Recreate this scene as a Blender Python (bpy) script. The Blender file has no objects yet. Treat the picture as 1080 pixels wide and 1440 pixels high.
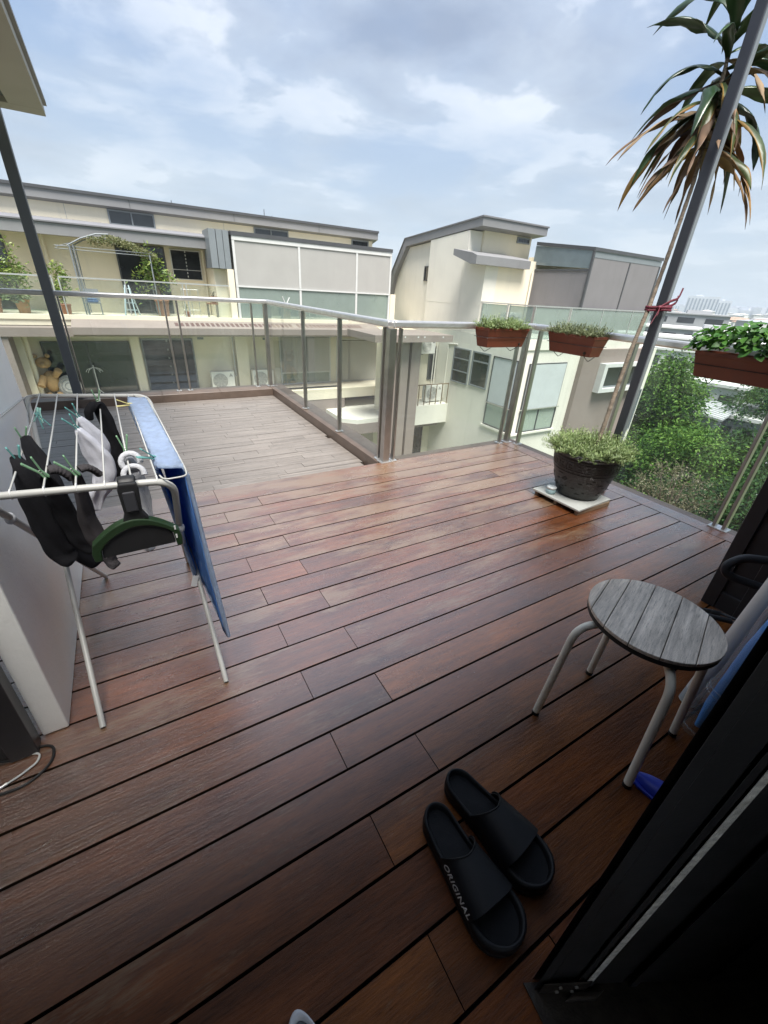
import bpy, math, random
from mathutils import Vector, Matrix
random.seed(7)
sc = bpy.context.scene
C = sc.collection
R = math.radians
PI = math.pi

# ------------------------------------------------------------------ materials
def nt_new(name):
    m = bpy.data.materials.new(name); m.use_nodes = True
    nt = m.node_tree; nt.nodes.clear()
    return m, nt
def N(nt, t, **kw):
    n = nt.nodes.new(t)
    for k, v in kw.items():
        if k in n.inputs: n.inputs[k].default_value = v
        else: setattr(n, k, v)
    return n
def L(nt, a, b): nt.links.new(a, b)
def ramp(nt, fac, stops):
    r = N(nt, 'ShaderNodeValToRGB')
    e = r.color_ramp.elements
    while len(e) < len(stops): e.new(0.5)
    for i, (p, c) in enumerate(stops):
        e[i].position = p; e[i].color = (*c, 1) if len(c) == 3 else c
    L(nt, fac, r.inputs[0]); return r
def mixc(nt, fac, a, b, mode='MIX'):
    n = N(nt, 'ShaderNodeMix', data_type='RGBA', blend_type=mode)
    if isinstance(fac, (int, float)): n.inputs[0].default_value = fac
    else: L(nt, fac, n.inputs[0])
    for i, x in ((6, a), (7, b)):
        if isinstance(x, tuple): n.inputs[i].default_value = (*x, 1)
        else: L(nt, x, n.inputs[i])
    return n.outputs[2]
def noise(nt, vec, scale, detail=4, rough=.55, mscale=None):
    if mscale:
        mp = N(nt, 'ShaderNodeMapping'); mp.inputs['Scale'].default_value = mscale
        L(nt, vec, mp.inputs[0]); vec = mp.outputs[0]
    n = N(nt, 'ShaderNodeTexNoise'); n.inputs['Scale'].default_value = scale
    n.inputs['Detail'].default_value = detail; n.inputs['Roughness'].default_value = rough
    L(nt, vec, n.inputs['Vector']); return n.outputs[0]
def mat(name, col, rough=.6, metal=0., var=.12, vscale=3., bump=0., bscale=60., stain=None, spec=.5, mscale=None, island=0., coat=0.):
    m, nt = nt_new(name)
    out = N(nt, 'ShaderNodeOutputMaterial'); p = N(nt, 'ShaderNodeBsdfPrincipled')
    L(nt, p.outputs[0], out.inputs[0])
    tc = N(nt, 'ShaderNodeTexCoord'); v = tc.outputs['Object']
    n1 = noise(nt, v, vscale, 6, .6, mscale)
    lo = tuple(c * (1 - var) for c in col); hi = tuple(min(1, c * (1 + var)) for c in col)
    c = ramp(nt, n1, [(.3, lo), (.7, hi)]).outputs[0]
    if stain:
        col2, sscale, thr, amt, ms = stain
        s = noise(nt, v, sscale, 7, .65, ms)
        f = ramp(nt, s, [(thr, (0, 0, 0)), (min(1, thr + .25), (amt, amt, amt))]).outputs[0]
        c = mixc(nt, f, c, col2)
    if island:
        g = N(nt, 'ShaderNodeNewGeometry')
        f = ramp(nt, g.outputs['Random Per Island'], [(0, (1 - island,) * 3), (1, (1 + island,) * 3)]).outputs[0]
        c = mixc(nt, 1., c, f, 'MULTIPLY')
    L(nt, c, p.inputs['Base Color'])
    n2 = noise(nt, v, vscale * 2.7, 4)
    mr = N(nt, 'ShaderNodeMapRange'); mr.inputs[3].default_value = max(.02, rough - .08); mr.inputs[4].default_value = min(1, rough + .08)
    L(nt, n2, mr.inputs[0]); L(nt, mr.outputs[0], p.inputs['Roughness'])
    p.inputs['Metallic'].default_value = metal
    p.inputs['Specular IOR Level'].default_value = spec
    p.inputs['Coat Weight'].default_value = coat
    if bump:
        b = N(nt, 'ShaderNodeBump'); b.inputs['Strength'].default_value = bump; b.inputs['Distance'].default_value = .01
        L(nt, noise(nt, v, bscale, 5, .6, mscale), b.inputs['Height']); L(nt, b.outputs[0], p.inputs['Normal'])
    return m
def leafmat(name, cols, rough=.45, trans=.25, spec=.5):
    m, nt = nt_new(name)
    out = N(nt, 'ShaderNodeOutputMaterial'); p = N(nt, 'ShaderNodeBsdfPrincipled')
    g = N(nt, 'ShaderNodeNewGeometry'); tc = N(nt, 'ShaderNodeTexCoord')
    n = len(cols)
    r = ramp(nt, g.outputs['Random Per Island'], [(i / max(1, n - 1), c) for i, c in enumerate(cols)])
    k = ramp(nt, noise(nt, tc.outputs['Object'], 9, 3), [(.3, (.75,) * 3), (.7, (1.25,) * 3)])
    c = mixc(nt, 1., r.outputs[0], k.outputs[0], 'MULTIPLY')
    L(nt, c, p.inputs['Base Color']); p.inputs['Roughness'].default_value = rough
    p.inputs['Specular IOR Level'].default_value = spec
    t = N(nt, 'ShaderNodeBsdfTranslucent'); L(nt, c, t.inputs[0])
    mx = N(nt, 'ShaderNodeMixShader'); mx.inputs[0].default_value = trans
    L(nt, p.outputs[0], mx.inputs[1]); L(nt, t.outputs[0], mx.inputs[2]); L(nt, mx.outputs[0], out.inputs[0])
    return m
def softcloth(name, *a, trans=.45, **k):
    m = mat(name, *a, **k); nt = m.node_tree; p = [n for n in nt.nodes if n.type == 'BSDF_PRINCIPLED'][0]; out = [n for n in nt.nodes if n.type == 'OUTPUT_MATERIAL'][0]
    t = N(nt, 'ShaderNodeBsdfTranslucent'); L(nt, p.inputs['Base Color'].links[0].from_socket, t.inputs[0]); mx = N(nt, 'ShaderNodeMixShader'); mx.inputs[0].default_value = trans
    L(nt, p.outputs[0], mx.inputs[1]); L(nt, t.outputs[0], mx.inputs[2]); L(nt, mx.outputs[0], out.inputs[0]); return m
def glassmat(name, tint, diff=.05, dcol=(.75, .8, .78), ior=1.45, lohi=(.3, 2)):
    m, nt = nt_new(name)
    out = N(nt, 'ShaderNodeOutputMaterial')
    tr = N(nt, 'ShaderNodeBsdfTransparent'); tr.inputs[0].default_value = (*tint, 1)
    gl = N(nt, 'ShaderNodeBsdfGlossy'); gl.inputs['Roughness'].default_value = .01
    df = N(nt, 'ShaderNodeBsdfDiffuse'); df.inputs[0].default_value = (*dcol, 1)
    fr = N(nt, 'ShaderNodeFresnel'); fr.inputs[0].default_value = ior
    m1 = N(nt, 'ShaderNodeMixShader')
    tc = N(nt, 'ShaderNodeTexCoord')
    f = ramp(nt, noise(nt, tc.outputs['Object'], 2.2, 7, .65), [(.35, (diff * lohi[0],) * 3), (.75, (diff * lohi[1],) * 3)])
    L(nt, f.outputs[0], m1.inputs[0]); L(nt, tr.outputs[0], m1.inputs[1]); L(nt, df.outputs[0], m1.inputs[2])
    ge = N(nt, 'ShaderNodeNewGeometry'); inv = N(nt, 'ShaderNodeMath', operation='SUBTRACT'); inv.inputs[0].default_value = 1; L(nt, ge.outputs['Backfacing'], inv.inputs[1])
    mu = N(nt, 'ShaderNodeMath', operation='MULTIPLY'); L(nt, fr.outputs[0], mu.inputs[0]); L(nt, inv.outputs[0], mu.inputs[1])
    m2_ = N(nt, 'ShaderNodeMath', operation='MULTIPLY', use_clamp=True); L(nt, mu.outputs[0], m2_.inputs[0]); m2_.inputs[1].default_value = 1.6; mu = m2_
    m2 = N(nt, 'ShaderNodeMixShader'); L(nt, mu.outputs[0], m2.inputs[0])
    L(nt, m1.outputs[0], m2.inputs[1]); L(nt, gl.outputs[0], m2.inputs[2]); L(nt, m2.outputs[0], out.inputs[0])
    return m
def woodmat(name, cols, rough, grain=(2.2, 38, 38), wear=None, bump=.25, blotch=.3, coat=0, spec=.5, wear_thr=.5, ymask=None):
    m, nt = nt_new(name)
    out = N(nt, 'ShaderNodeOutputMaterial'); p = N(nt, 'ShaderNodeBsdfPrincipled'); L(nt, p.outputs[0], out.inputs[0])
    tc = N(nt, 'ShaderNodeTexCoord'); g = N(nt, 'ShaderNodeNewGeometry')
    # shift the grain from board to board
    sh = N(nt, 'ShaderNodeVectorMath', operation='SCALE'); cmb = N(nt, 'ShaderNodeCombineXYZ')
    for i in range(3): L(nt, g.outputs['Random Per Island'], cmb.inputs[i])
    L(nt, cmb.outputs[0], sh.inputs[0]); sh.inputs['Scale'].default_value = 37.
    ad = N(nt, 'ShaderNodeVectorMath', operation='ADD'); L(nt, tc.outputs['Object'], ad.inputs[0]); L(nt, sh.outputs[0], ad.inputs[1])
    v = ad.outputs[0]
    base = ramp(nt, g.outputs['Random Per Island'], [(i / (len(cols) - 1), c) for i, c in enumerate(cols)]).outputs[0]
    gn = noise(nt, v, 1., 9, .68, grain)
    gk = ramp(nt, gn, [(.25, (.55,) * 3), (.5, (1.,) * 3), (.78, (1.5,) * 3)]).outputs[0]
    c = mixc(nt, 1., base, gk, 'MULTIPLY')
    bl = noise(nt, v, 1.0, 5, .6, (2.4, 6, 6))
    bk = ramp(nt, bl, [(.3, (1 - blotch,) * 3), (.7, (1 + blotch,) * 3)]).outputs[0]
    c = mixc(nt, 1., c, bk, 'MULTIPLY')
    fl = noise(nt, v, 1., 5, .7, (22, 210, 210))
    c = mixc(nt, 1., c, ramp(nt, fl, [(.30, (.50,) * 3), (.46, (1.,) * 3), (.72, (1.22,) * 3)]).outputs[0], 'MULTIPLY')
    wf = None
    if wear:
        wn = noise(nt, v, 1., 9, .66, (1.5, 5.5, 5))
        gn2 = noise(nt, v, 1., 6, .7, (14, 130, 130))
        sm = N(nt, 'ShaderNodeMath', operation='MULTIPLY_ADD'); L(nt, gn2, sm.inputs[0]); sm.inputs[1].default_value = .45; L(nt, wn, sm.inputs[2])
        src = sm.outputs[0]
        if ymask:
            sp = N(nt, 'ShaderNodeSeparateXYZ'); L(nt, tc.outputs['Object'], sp.inputs[0])
            mr = N(nt, 'ShaderNodeMapRange'); mr.inputs[1].default_value = ymask[0]; mr.inputs[2].default_value = ymask[1]
            mr.inputs[3].default_value = -.13; mr.inputs[4].default_value = .10
            L(nt, sp.outputs[1], mr.inputs[0])
            a2 = N(nt, 'ShaderNodeMath', operation='ADD'); L(nt, src, a2.inputs[0]); L(nt, mr.outputs[0], a2.inputs[1]); src = a2.outputs[0]
        wf = ramp(nt, src, [(wear_thr, (0, 0, 0)), (wear_thr + .12, (.8, .8, .8))]).outputs[0]
        c = mixc(nt, wf, c, wear)
    L(nt, c, p.inputs['Base Color'])
    rn = noise(nt, v, 1., 6, .65, (3, 14, 14))
    mr = N(nt, 'ShaderNodeMapRange'); mr.inputs[1].default_value = .25; mr.inputs[2].default_value = .75
    mr.inputs[3].default_value = rough[0]; mr.inputs[4].default_value = rough[1]; L(nt, rn, mr.inputs[0])
    ro = mr.outputs[0]
    if wf is not None:
        a = N(nt, 'ShaderNodeMath', operation='MULTIPLY_ADD', use_clamp=True); L(nt, wf, a.inputs[0]); a.inputs[1].default_value = .15; L(nt, ro, a.inputs[2]); ro = a.outputs[0]
    L(nt, ro, p.inputs['Roughness'])
    p.inputs['Specular IOR Level'].default_value = spec
    b = N(nt, 'ShaderNodeBump'); b.inputs['Strength'].default_value = bump; b.inputs['Distance'].default_value = .004
    gb = noise(nt, v, 1., 8, .7, (grain[0] * 6, grain[1] * 3.4, grain[2] * 3.4))
    L(nt, gb, b.inputs['Height']); L(nt, b.outputs[0], p.inputs['Normal'])
    p.inputs['Coat Weight'].default_value = coat; p.inputs['Coat Roughness'].default_value = .17; p.inputs['Coat IOR'].default_value = 2.8
    if coat:
        cr = N(nt, 'ShaderNodeMapRange'); cr.inputs[1].default_value = .32; cr.inputs[2].default_value = .68; cr.inputs[3].default_value = .12; cr.inputs[4].default_value = .34
        L(nt, noise(nt, tc.outputs['Object'], 1., 6, .62, (1.7, 2.6, 2)), cr.inputs[0]); L(nt, cr.outputs[0], p.inputs['Coat Roughness'])
    if coat and ymask:  # fades sheen near the house, standing in for a dark overhang's reflection
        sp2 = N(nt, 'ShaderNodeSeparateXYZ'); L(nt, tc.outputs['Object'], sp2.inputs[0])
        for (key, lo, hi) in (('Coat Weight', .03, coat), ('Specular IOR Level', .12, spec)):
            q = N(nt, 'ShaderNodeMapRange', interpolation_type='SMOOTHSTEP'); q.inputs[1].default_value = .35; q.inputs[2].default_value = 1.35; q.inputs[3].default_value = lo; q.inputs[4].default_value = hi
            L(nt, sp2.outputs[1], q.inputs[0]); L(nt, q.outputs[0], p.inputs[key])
    if coat:
        b2 = N(nt, 'ShaderNodeBump'); b2.inputs['Strength'].default_value = bump * .6; b2.inputs['Distance'].default_value = .004
        L(nt, gb, b2.inputs['Height']); L(nt, b2.outputs[0], p.inputs['Coat Normal'])
    return m

M = {}
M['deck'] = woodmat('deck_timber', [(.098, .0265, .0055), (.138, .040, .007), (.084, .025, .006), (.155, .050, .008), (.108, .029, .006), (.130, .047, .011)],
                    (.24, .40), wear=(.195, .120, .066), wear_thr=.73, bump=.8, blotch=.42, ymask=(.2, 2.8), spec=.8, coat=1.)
M['deck2'] = woodmat('deck_composite', [(.180, .159, .142), (.185, .164, .147), (.181, .160, .143), (.188, .166, .149)], (.34, .5), grain=(1.5, 45, 45), wear=(.24, .22, .205), bump=.2, blotch=.06, wear_thr=.82)
M['gap'] = mat('gap_black', (.006, .005, .005), .8)
M['kerb'] = mat('kerb_tile', (.125, .09, .07), .42, var=.2, vscale=5, bump=.1, mscale=(1, 1, 1), stain=((.20, .165, .14), 4, .55, .5, None))
M['steel'] = mat('brushed_steel', (.70, .69, .67), .40, .9, var=.1, vscale=14, bump=.05, bscale=120)
M['glass'] = glassmat('rail_glass', (.93, .962, .948), .028)
M['glassgreen'] = glassmat('balcony_glass', (.74, .81, .78), .42, (.42, .49, .46), 1.45, (.9, 1.1))
M['cream'] = mat('cream_render', (.755, .69, .55), .85, var=.05, vscale=.7, bump=.08, bscale=40, stain=((.60, .565, .48), 1.6, .54, .45, (2.2, 2.2, .22)))
M['white_render'] = mat('white_render', (.71, .685, .61), .85, var=.05, vscale=.7, bump=.08, bscale=40, stain=((.56, .545, .49), 1.7, .54, .45, (2.4, 2.4, .22)))
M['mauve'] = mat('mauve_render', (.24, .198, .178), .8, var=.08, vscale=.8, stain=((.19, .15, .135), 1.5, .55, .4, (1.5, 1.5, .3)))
M['fascia'] = mat('grey_fascia', (.215, .215, .22), .5, var=.06, vscale=1.2, stain=((.16, .16, .16), 2, .55, .4, (2, 2, .4)))
M['roof'] = mat('roof_sheet', (.17, .17, .18), .55, var=.1, vscale=2)
M['blind'] = mat('roller_blind', (.37, .36, .345), .85, var=.05, vscale=1.2, stain=((.34, .33, .315), 2, .5, .45, (2.5, 2.5, .25)))
M['blind_dark'] = mat('roller_blind_dark', (.20, .19, .197), .85, var=.05, vscale=1.2, stain=((.155, .147, .152), 2, .5, .45, (2.5, 2.5, .25)))
M['blind_pale'] = mat('roller_blind_pale', (.50, .53, .54), .8, var=.04)
M['white_alu'] = mat('white_aluminium', (.60, .60, .59), .45, var=.05)
M['dark_alu'] = mat('dark_aluminium', (.07, .072, .078), .4, var=.1)
M['grey_alu'] = mat('grey_aluminium', (.20, .22, .235), .4, var=.07)
M['pane'] = mat('window_pane', (.022, .027, .032), .06, var=.3, vscale=.8, spec=.8)
M['pane_louvre'] = mat('louvre_pane', (.035, .042, .05), .12, var=.4, vscale=2, spec=.7)
M['tinted'] = mat('tinted_panel', (.15, .185, .20), .15, var=.08, spec=.7)
M['pole'] = mat('pole_paint', (.115, .122, .13), .45, var=.06, vscale=5)
M['pillar'] = mat('pillar_paint', (.036, .037, .046), .38, var=.08, vscale=5)
M['soffit'] = mat('soffit_paint', (.40, .385, .355), .7, var=.05, vscale=2)
M['wall'] = mat('parapet_paint', (.86, .855, .82), .8, var=.05, vscale=3, bump=.12, bscale=55, stain=((.62, .61, .575), 3, .58, .4, None))
M['eave'] = mat('eave_paint', (.16, .15, .14), .8)
M['steelpost'] = mat('dull_steel_post', (.41, .39, .37), .34, 1., var=.12, vscale=9, bump=.05, bscale=120, stain=((.30, .25, .2), 9, .62, .5, (2, 2, .5)))
M['room'] = mat('room_paint', (.48, .46, .43), .85)
M['black'] = mat('black_aluminium', (.027, .027, .030), .32, var=.25, vscale=6, bump=.05, bscale=150)
M['blackmetal'] = mat('dusty_bracket', (.05, .042, .036), .5, .6, var=.4, vscale=25, bump=.3, bscale=60)
M['brush'] = mat('weather_strip', (.66, .66, .62), .8, var=.35, vscale=60, bump=.6, bscale=260)
M['rackwhite'] = mat('rack_white', (.40, .40, .38), .4, var=.06, vscale=9, stain=((.45, .43, .38), 18, .6, .4, None))
M['stoolwhite'] = mat('stool_leg_paint', (.84, .81, .71), .42, var=.07, vscale=12, stain=((.36, .31, .24), 30, .66, .7, None))
M['stoolwood'] = woodmat('stool_timber', [(.60, .53, .45), (.69, .615, .53), (.53, .465, .395), (.64, .565, .485)], (.5, .75), grain=(4, 60, 60), wear=(.13, .11, .095), wear_thr=.80, bump=.6, blotch=.35)
M['stooledge'] = mat('stool_dark_edge', (.02, .019, .018), .7)
M['eva'] = mat('slide_foam', (.005, .0055, .0075), .55, spec=.3, var=.2, vscale=14, bump=.06, bscale=260, stain=((.02, .02, .023), 30, .66, .5, None))
M['evain'] = mat('slide_footbed', (.0045, .005, .007), .65, spec=.25, var=.25, vscale=20, bump=.25, bscale=380, stain=((.018, .018, .02), 12, .6, .5, None))
M['print'] = mat('white_print', (.62, .62, .63), .6)
M['shoe'] = mat('shoe_white_rubber', (.62, .63, .66), .55, var=.06, vscale=20)
M['shoein'] = mat('shoe_grey_lining', (.16, .17, .19), .8, var=.2, vscale=50, bump=.5, bscale=180)
M['blueplastic'] = mat('blue_rubber', (.018, .04, .42), .4, var=.15, vscale=20)
M['sock_black'] = mat('black_knit', (.010, .010, .012), .95, var=.25, vscale=20, bump=.5, bscale=400, spec=.15)
M['sock_grey'] = mat('charcoal_knit', (.045, .041, .044), .95, var=.25, vscale=20, bump=.6, bscale=350, spec=.15)
M['sock_white'] = mat('white_knit', (.60, .605, .66), .95, var=.12, vscale=14, bump=.6, bscale=300, spec=.15)
M['sock_pale'] = mat('pale_grey_knit', (.46, .47, .50), .95, var=.15, vscale=14, bump=.6, bscale=300, spec=.15)
M['terry'] = softcloth('pale_blue_terry', (.54, .66, .85), .98, var=.14, vscale=35, bump=1., bscale=330, spec=.1)
M['towelblue'] = softcloth('blue_towel_face', (.20, .44, .92), .95, var=.14, vscale=20, bump=.6, bscale=300, spec=.1)
M['peg_green'] = mat('green_peg', (.14, .27, .15), .4, var=.1, vscale=30)
M['peg_teal'] = mat('teal_peg', (.10, .29, .27), .4, var=.1, vscale=30)
M['peg_pale'] = mat('mint_peg', (.30, .55, .46), .4, var=.1, vscale=30)
M['peg_yellow'] = mat('yellow_peg', (.62, .55, .22), .4, var=.1, vscale=30)
M['peg_white'] = mat('white_peg', (.7, .7, .68), .4)
M['squeegreen'] = mat('squeegee_green', (.013, .032, .011), .45, var=.1, vscale=20)
M['rubber'] = mat('black_rubber', (.010, .010, .011), .55, var=.2, vscale=20)
M['terracotta'] = mat('terracotta_plastic', (.20, .050, .026), .5, var=.12, vscale=6, stain=((.12, .05, .035), 7, .55, .5, None))
M['soil'] = mat('soil', (.035, .024, .016), .95, var=.4, vscale=40, bump=1, bscale=80)
M['wire'] = mat('dark_wire', (.03, .03, .032), .5, .5)
M['potglaze'] = mat('pot_glaze', (.012, .012, .011), .32, var=.35, vscale=12, bump=.5, bscale=70, stain=((.05, .05, .044), 55, .6, .5, None), spec=.5)
M['board'] = mat('stand_board', (.40, .41, .385), .6, var=.08, vscale=6, stain=((.33, .30, .25), 9, .6, .5, None))
M['batten'] = mat('stand_batten', (.20, .14, .085), .8, var=.2, vscale=12)
M['tin'] = mat('tin_pale_blue', (.36, .52, .55), .5, var=.2, vscale=22)
M['tinlid'] = mat('tin_lid', (.62, .66, .66), .4)
M['bark'] = mat('cane_bark', (.17, .135, .10), .85, var=.35, vscale=10, bump=.7, bscale=30, mscale=(1, 1, 5))
M['treebark'] = mat('tree_bark', (.12, .09, .065), .9, var=.3, vscale=4)
M['ribbon'] = mat('dark_red_ribbon', (.10, .007, .018), .6, var=.2, vscale=20)
M['plastic_clear'] = glassmat('clear_plastic', (.88, .92, .95), .14, (.7, .75, .8), 1.4)
M['bluecloth'] = mat('blue_cloth', (.08, .30, .72), .8, var=.3, vscale=9, bump=.4, bscale=25, mscale=(1, 1, .2))
M['whitetube'] = mat('white_tube', (.60, .60, .585), .5, var=.06)
M['darkplastic'] = mat('dark_grey_plastic', (.035, .036, .042), .5, var=.15, vscale=15)
M['clearplasticdark'] = mat('smoky_plastic', (.10, .105, .115), .25, var=.15, vscale=15)
M['cablewhite'] = mat('white_cable', (.55, .55, .53), .5)
M['cableblack'] = mat('black_cable', (.012, .012, .012), .5)
M['acwhite'] = mat('ac_casing', (.70, .69, .65), .5, var=.04)
M['acgrille'] = mat('ac_grille', (.22, .22, .215), .6)
M['aclogo'] = mat('ac_emblem', (.10, .085, .085), .5)
M['orange'] = mat('terracotta_pot', (.42, .21, .085), .75, var=.12, vscale=5)
M['brownpot'] = mat('brown_pot', (.34, .16, .10), .75, var=.12, vscale=5)
M['plush'] = mat('tan_plush', (.38, .25, .12), .95, var=.15, vscale=10, bump=.6, bscale=40)
M['coverwhite'] = mat('pale_cover', (.50, .50, .48), .8, var=.2, vscale=6)
M['ladderblue'] = mat('pale_blue_alu', (.52, .62, .68), .4)
M['chair'] = mat('grey_chair', (.25, .26, .28), .5)
M['bluecushion'] = mat('blue_cushion', (.10, .16, .30), .8, var=.3, vscale=20)
M['louvre'] = mat('louvre_cut', (.10, .055, .05), .8)
M['citywhite'] = mat('city_white', (.62, .62, .60), .8, var=.08, vscale=.2)
M['citygrey'] = mat('city_grey', (.36, .37, .38), .8, var=.1, vscale=.2)
M['citytile'] = mat('city_tile_roof', (.38, .24, .17), .8, var=.15, vscale=.3)
M['citydark'] = mat('city_dark', (.05, .055, .06), .4, var=.2, vscale=.6)
M['metalroof'] = mat('standing_seam', (.40, .41, .42), .45, .3, var=.08, vscale=.8)
M['metalseam'] = mat('roof_seam', (.62, .63, .63), .5)
M['tower'] = mat('tower_paint', (.52, .55, .60), .8, var=.06, vscale=.03)
M['towerdark'] = mat('tower_window_band', (.20, .24, .30), .6)
M['grassground'] = mat('town_ground', (.10, .13, .06), .95, var=.4, vscale=.05, stain=((.16, .15, .135), .02, .5, .9, None))
M['asphalt'] = mat('asphalt', (.06, .06, .062), .9, var=.2, vscale=.8)
M['leaf_tree'] = leafmat('tree_leaf', [(.026, .075, .012), (.056, .13, .02), (.095, .19, .03), (.15, .25, .05)], rough=.65, spec=.2)
M['leaf_tree_dark'] = leafmat('dark_tree_leaf', [(.016, .045, .014), (.028, .07, .018), (.045, .10, .026)], rough=.65, spec=.2)
M['leaf_bright'] = leafmat('bright_leaf', [(.10, .21, .03), (.15, .28, .04), (.20, .32, .06)])
M['leaf_dry'] = leafmat('dry_twig_leaf', [(.16, .14, .09), (.22, .19, .12), (.13, .13, .06)])
M['leaf_basil'] = leafmat('basil_leaf', [(.03, .10, .016), (.05, .15, .022), (.085, .21, .028), (.04, .11, .024)], rough=.5, spec=.35)
M['leaf_purslane'] = leafmat('purslane_leaf', [(.15, .22, .07), (.22, .29, .10), (.12, .19, .06), (.28, .32, .14)], rough=.5)
M['leaf_purslane_pale'] = leafmat('pale_purslane_leaf', [(.20, .24, .11), (.29, .33, .17), (.16, .20, .09), (.34, .35, .20)], rough=.5)
M['leaf_balcony'] = leafmat('balcony_leaf', [(.08, .16, .03), (.16, .24, .05), (.26, .32, .07)])
M['leaf_vine'] = leafmat('vine_leaf', [(.14, .15, .06), (.20, .20, .09), (.10, .14, .045)])
M['leaf_cane'] = leafmat('cane_leaf', [(.014, .035, .012), (.026, .06, .018), (.045, .085, .026)], rough=.30, trans=.12, spec=.6)
# cane leaves with yellow margins and brown, dried ones
def striped(name, mid, rim):
    m = leafmat(name, mid, rough=.5, trans=.15)
    return m
M['leaf_cane_dry'] = leafmat('dried_cane_leaf', [(.15, .09, .05), (.24, .15, .085), (.10, .06, .04), (.34, .24, .14)], rough=.7, trans=.12)
M['leaf_cane_mid'] = leafmat('cane_leaf_middle', [(.03, .055, .016), (.06, .085, .02), (.09, .10, .025)], rough=.4, trans=.15)
M['leaf_cane_rim'] = leafmat('yellowing_cane_leaf', [(.28, .19, .045), (.32, .17, .045), (.17, .10, .04)], rough=.5, trans=.2)

# ------------------------------------------------------------------ mesh builders
OFF = {}
class MB:
    def __init__(s): s.v = []; s.f = []; s.sm = []
    def add(s, vs, fs, smooth=False):
        o = len(s.v); s.v.extend([tuple(p) for p in vs]); s.f.extend([tuple(i + o for i in f) for f in fs]); s.sm.extend([smooth] * len(fs)); return s
    def box(s, x0, x1, y0, y1, z0, z1):
        if x0 > x1: x0, x1 = x1, x0
        if y0 > y1: y0, y1 = y1, y0
        if z0 > z1: z0, z1 = z1, z0
        return s.add([(x0, y0, z0), (x1, y0, z0), (x1, y1, z0), (x0, y1, z0), (x0, y0, z1), (x1, y0, z1), (x1, y1, z1), (x0, y1, z1)],
                     [(0, 3, 2, 1), (4, 5, 6, 7), (0, 1, 5, 4), (1, 2, 6, 5), (2, 3, 7, 6), (3, 0, 4, 7)])
    def obox(s, c, ax, half):
        c = Vector(c); a = [Vector(x).normalized() * h for x, h in zip(ax, half)]
        vs = [c + a[0] * i + a[1] * j + a[2] * k for k in (-1, 1) for (i, j) in ((-1, -1), (1, -1), (1, 1), (-1, 1))]
        return s.add(vs, [(0, 3, 2, 1), (4, 5, 6, 7), (0, 1, 5, 4), (1, 2, 6, 5), (2, 3, 7, 6), (3, 0, 4, 7)])
    def bar(s, p, q, w, h, up=(0, 0, 1)):
        p, q = Vector(p), Vector(q); d = (q - p); u = Vector(up); a = d.cross(u)
        if a.length < 1e-5: a = d.cross(Vector((1, 0, 0)))
        a.normalize(); u = a.cross(d).normalized()
        return s.obox((p + q) / 2, (d, a, u), (d.length / 2, w / 2, h / 2))
    def chamfer_board(s, x0, x1, y0, y1, z0, z1, c=.0025):
        vs = [(x0, y0, z0), (x1, y0, z0), (x1, y1, z0), (x0, y1, z0), (x0, y0, z1 - c), (x1, y0, z1 - c), (x1, y1, z1 - c), (x0, y1, z1 - c),
              (x0 + c, y0 + c, z1), (x1 - c, y0 + c, z1), (x1 - c, y1 - c, z1), (x0 + c, y1 - c, z1)]
        return s.add(vs, [(0, 1, 5, 4), (1, 2, 6, 5), (2, 3, 7, 6), (3, 0, 4, 7), (4, 5, 9, 8), (5, 6, 10, 9), (6, 7, 11, 10), (7, 4, 8, 11), (8, 9, 10, 11)])
    def prism(s, poly, axis, a, b):
        """poly: 2-D outline; axis 'x','y','z': extruded from a to b along it"""
        def P(u, v, t): return {'x': (t, u, v), 'y': (u, t, v), 'z': (u, v, t)}[axis]
        n = len(poly); vs = [P(u, v, a) for u, v in poly] + [P(u, v, b) for u, v in poly]
        fs = [tuple(range(n)), tuple(range(2 * n - 1, n - 1, -1))] + [(i, i + n, (i + 1) % n + n, (i + 1) % n) for i in range(n)]
        return s.add(vs, fs)
    def loft(s, rings, caps=True, smooth=True, closed=True):
        n = len(rings[0]); vs = [p for r in rings for p in r]; fs = []
        for i in range(len(rings) - 1):
            for j in range(n if closed else n - 1):
                k = (j + 1) % n
                fs.append((i * n + j, i * n + k, (i + 1) * n + k, (i + 1) * n + j))
        s.add(vs, fs, smooth)
        if caps and closed:
            s.add(rings[0], [tuple(range(n - 1, -1, -1))]); s.add(rings[-1], [tuple(range(n))])
        return s
    def tube(s, pts, r, seg=8, caps=True, flat=None, smooth=True):
        """round tube through pts; r is a number or a list; flat=(w_scale,vector) makes it elliptical"""
        pts = [Vector(p) for p in pts]; n = len(pts)
        rr = r if isinstance(r, (list, tuple)) else [r] * n
        T = []
        for i in range(n):
            d = pts[min(n - 1, i + 1)] - pts[max(0, i - 1)]
            T.append(d.normalized() if d.length > 1e-9 else Vector((0, 0, 1)))
        u = T[0].orthogonal().normalized() if flat is None else Vector(flat[1])
        rings = []
        for i in range(n):
            u = (u - T[i] * u.dot(T[i]))
            if u.length < 1e-6: u = T[i].orthogonal()
            u.normalize(); w = T[i].cross(u)
            fl = 1. if flat is None else flat[0]
            rings.append([pts[i] + (u * math.cos(a) + w * math.sin(a) * fl) * rr[i] for a in (2 * PI * k / seg for k in range(seg))])
        return s.loft(rings, caps, smooth)
    def lathe(s, prof, c=(0, 0, 0), seg=24, smooth=True, caps=True):
        rings = [[(c[0] + r * math.cos(2 * PI * k / seg), c[1] + r * math.sin(2 * PI * k / seg), c[2] + z) for k in range(seg)] for r, z in prof]
        return s.loft(rings, caps, smooth)
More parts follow.
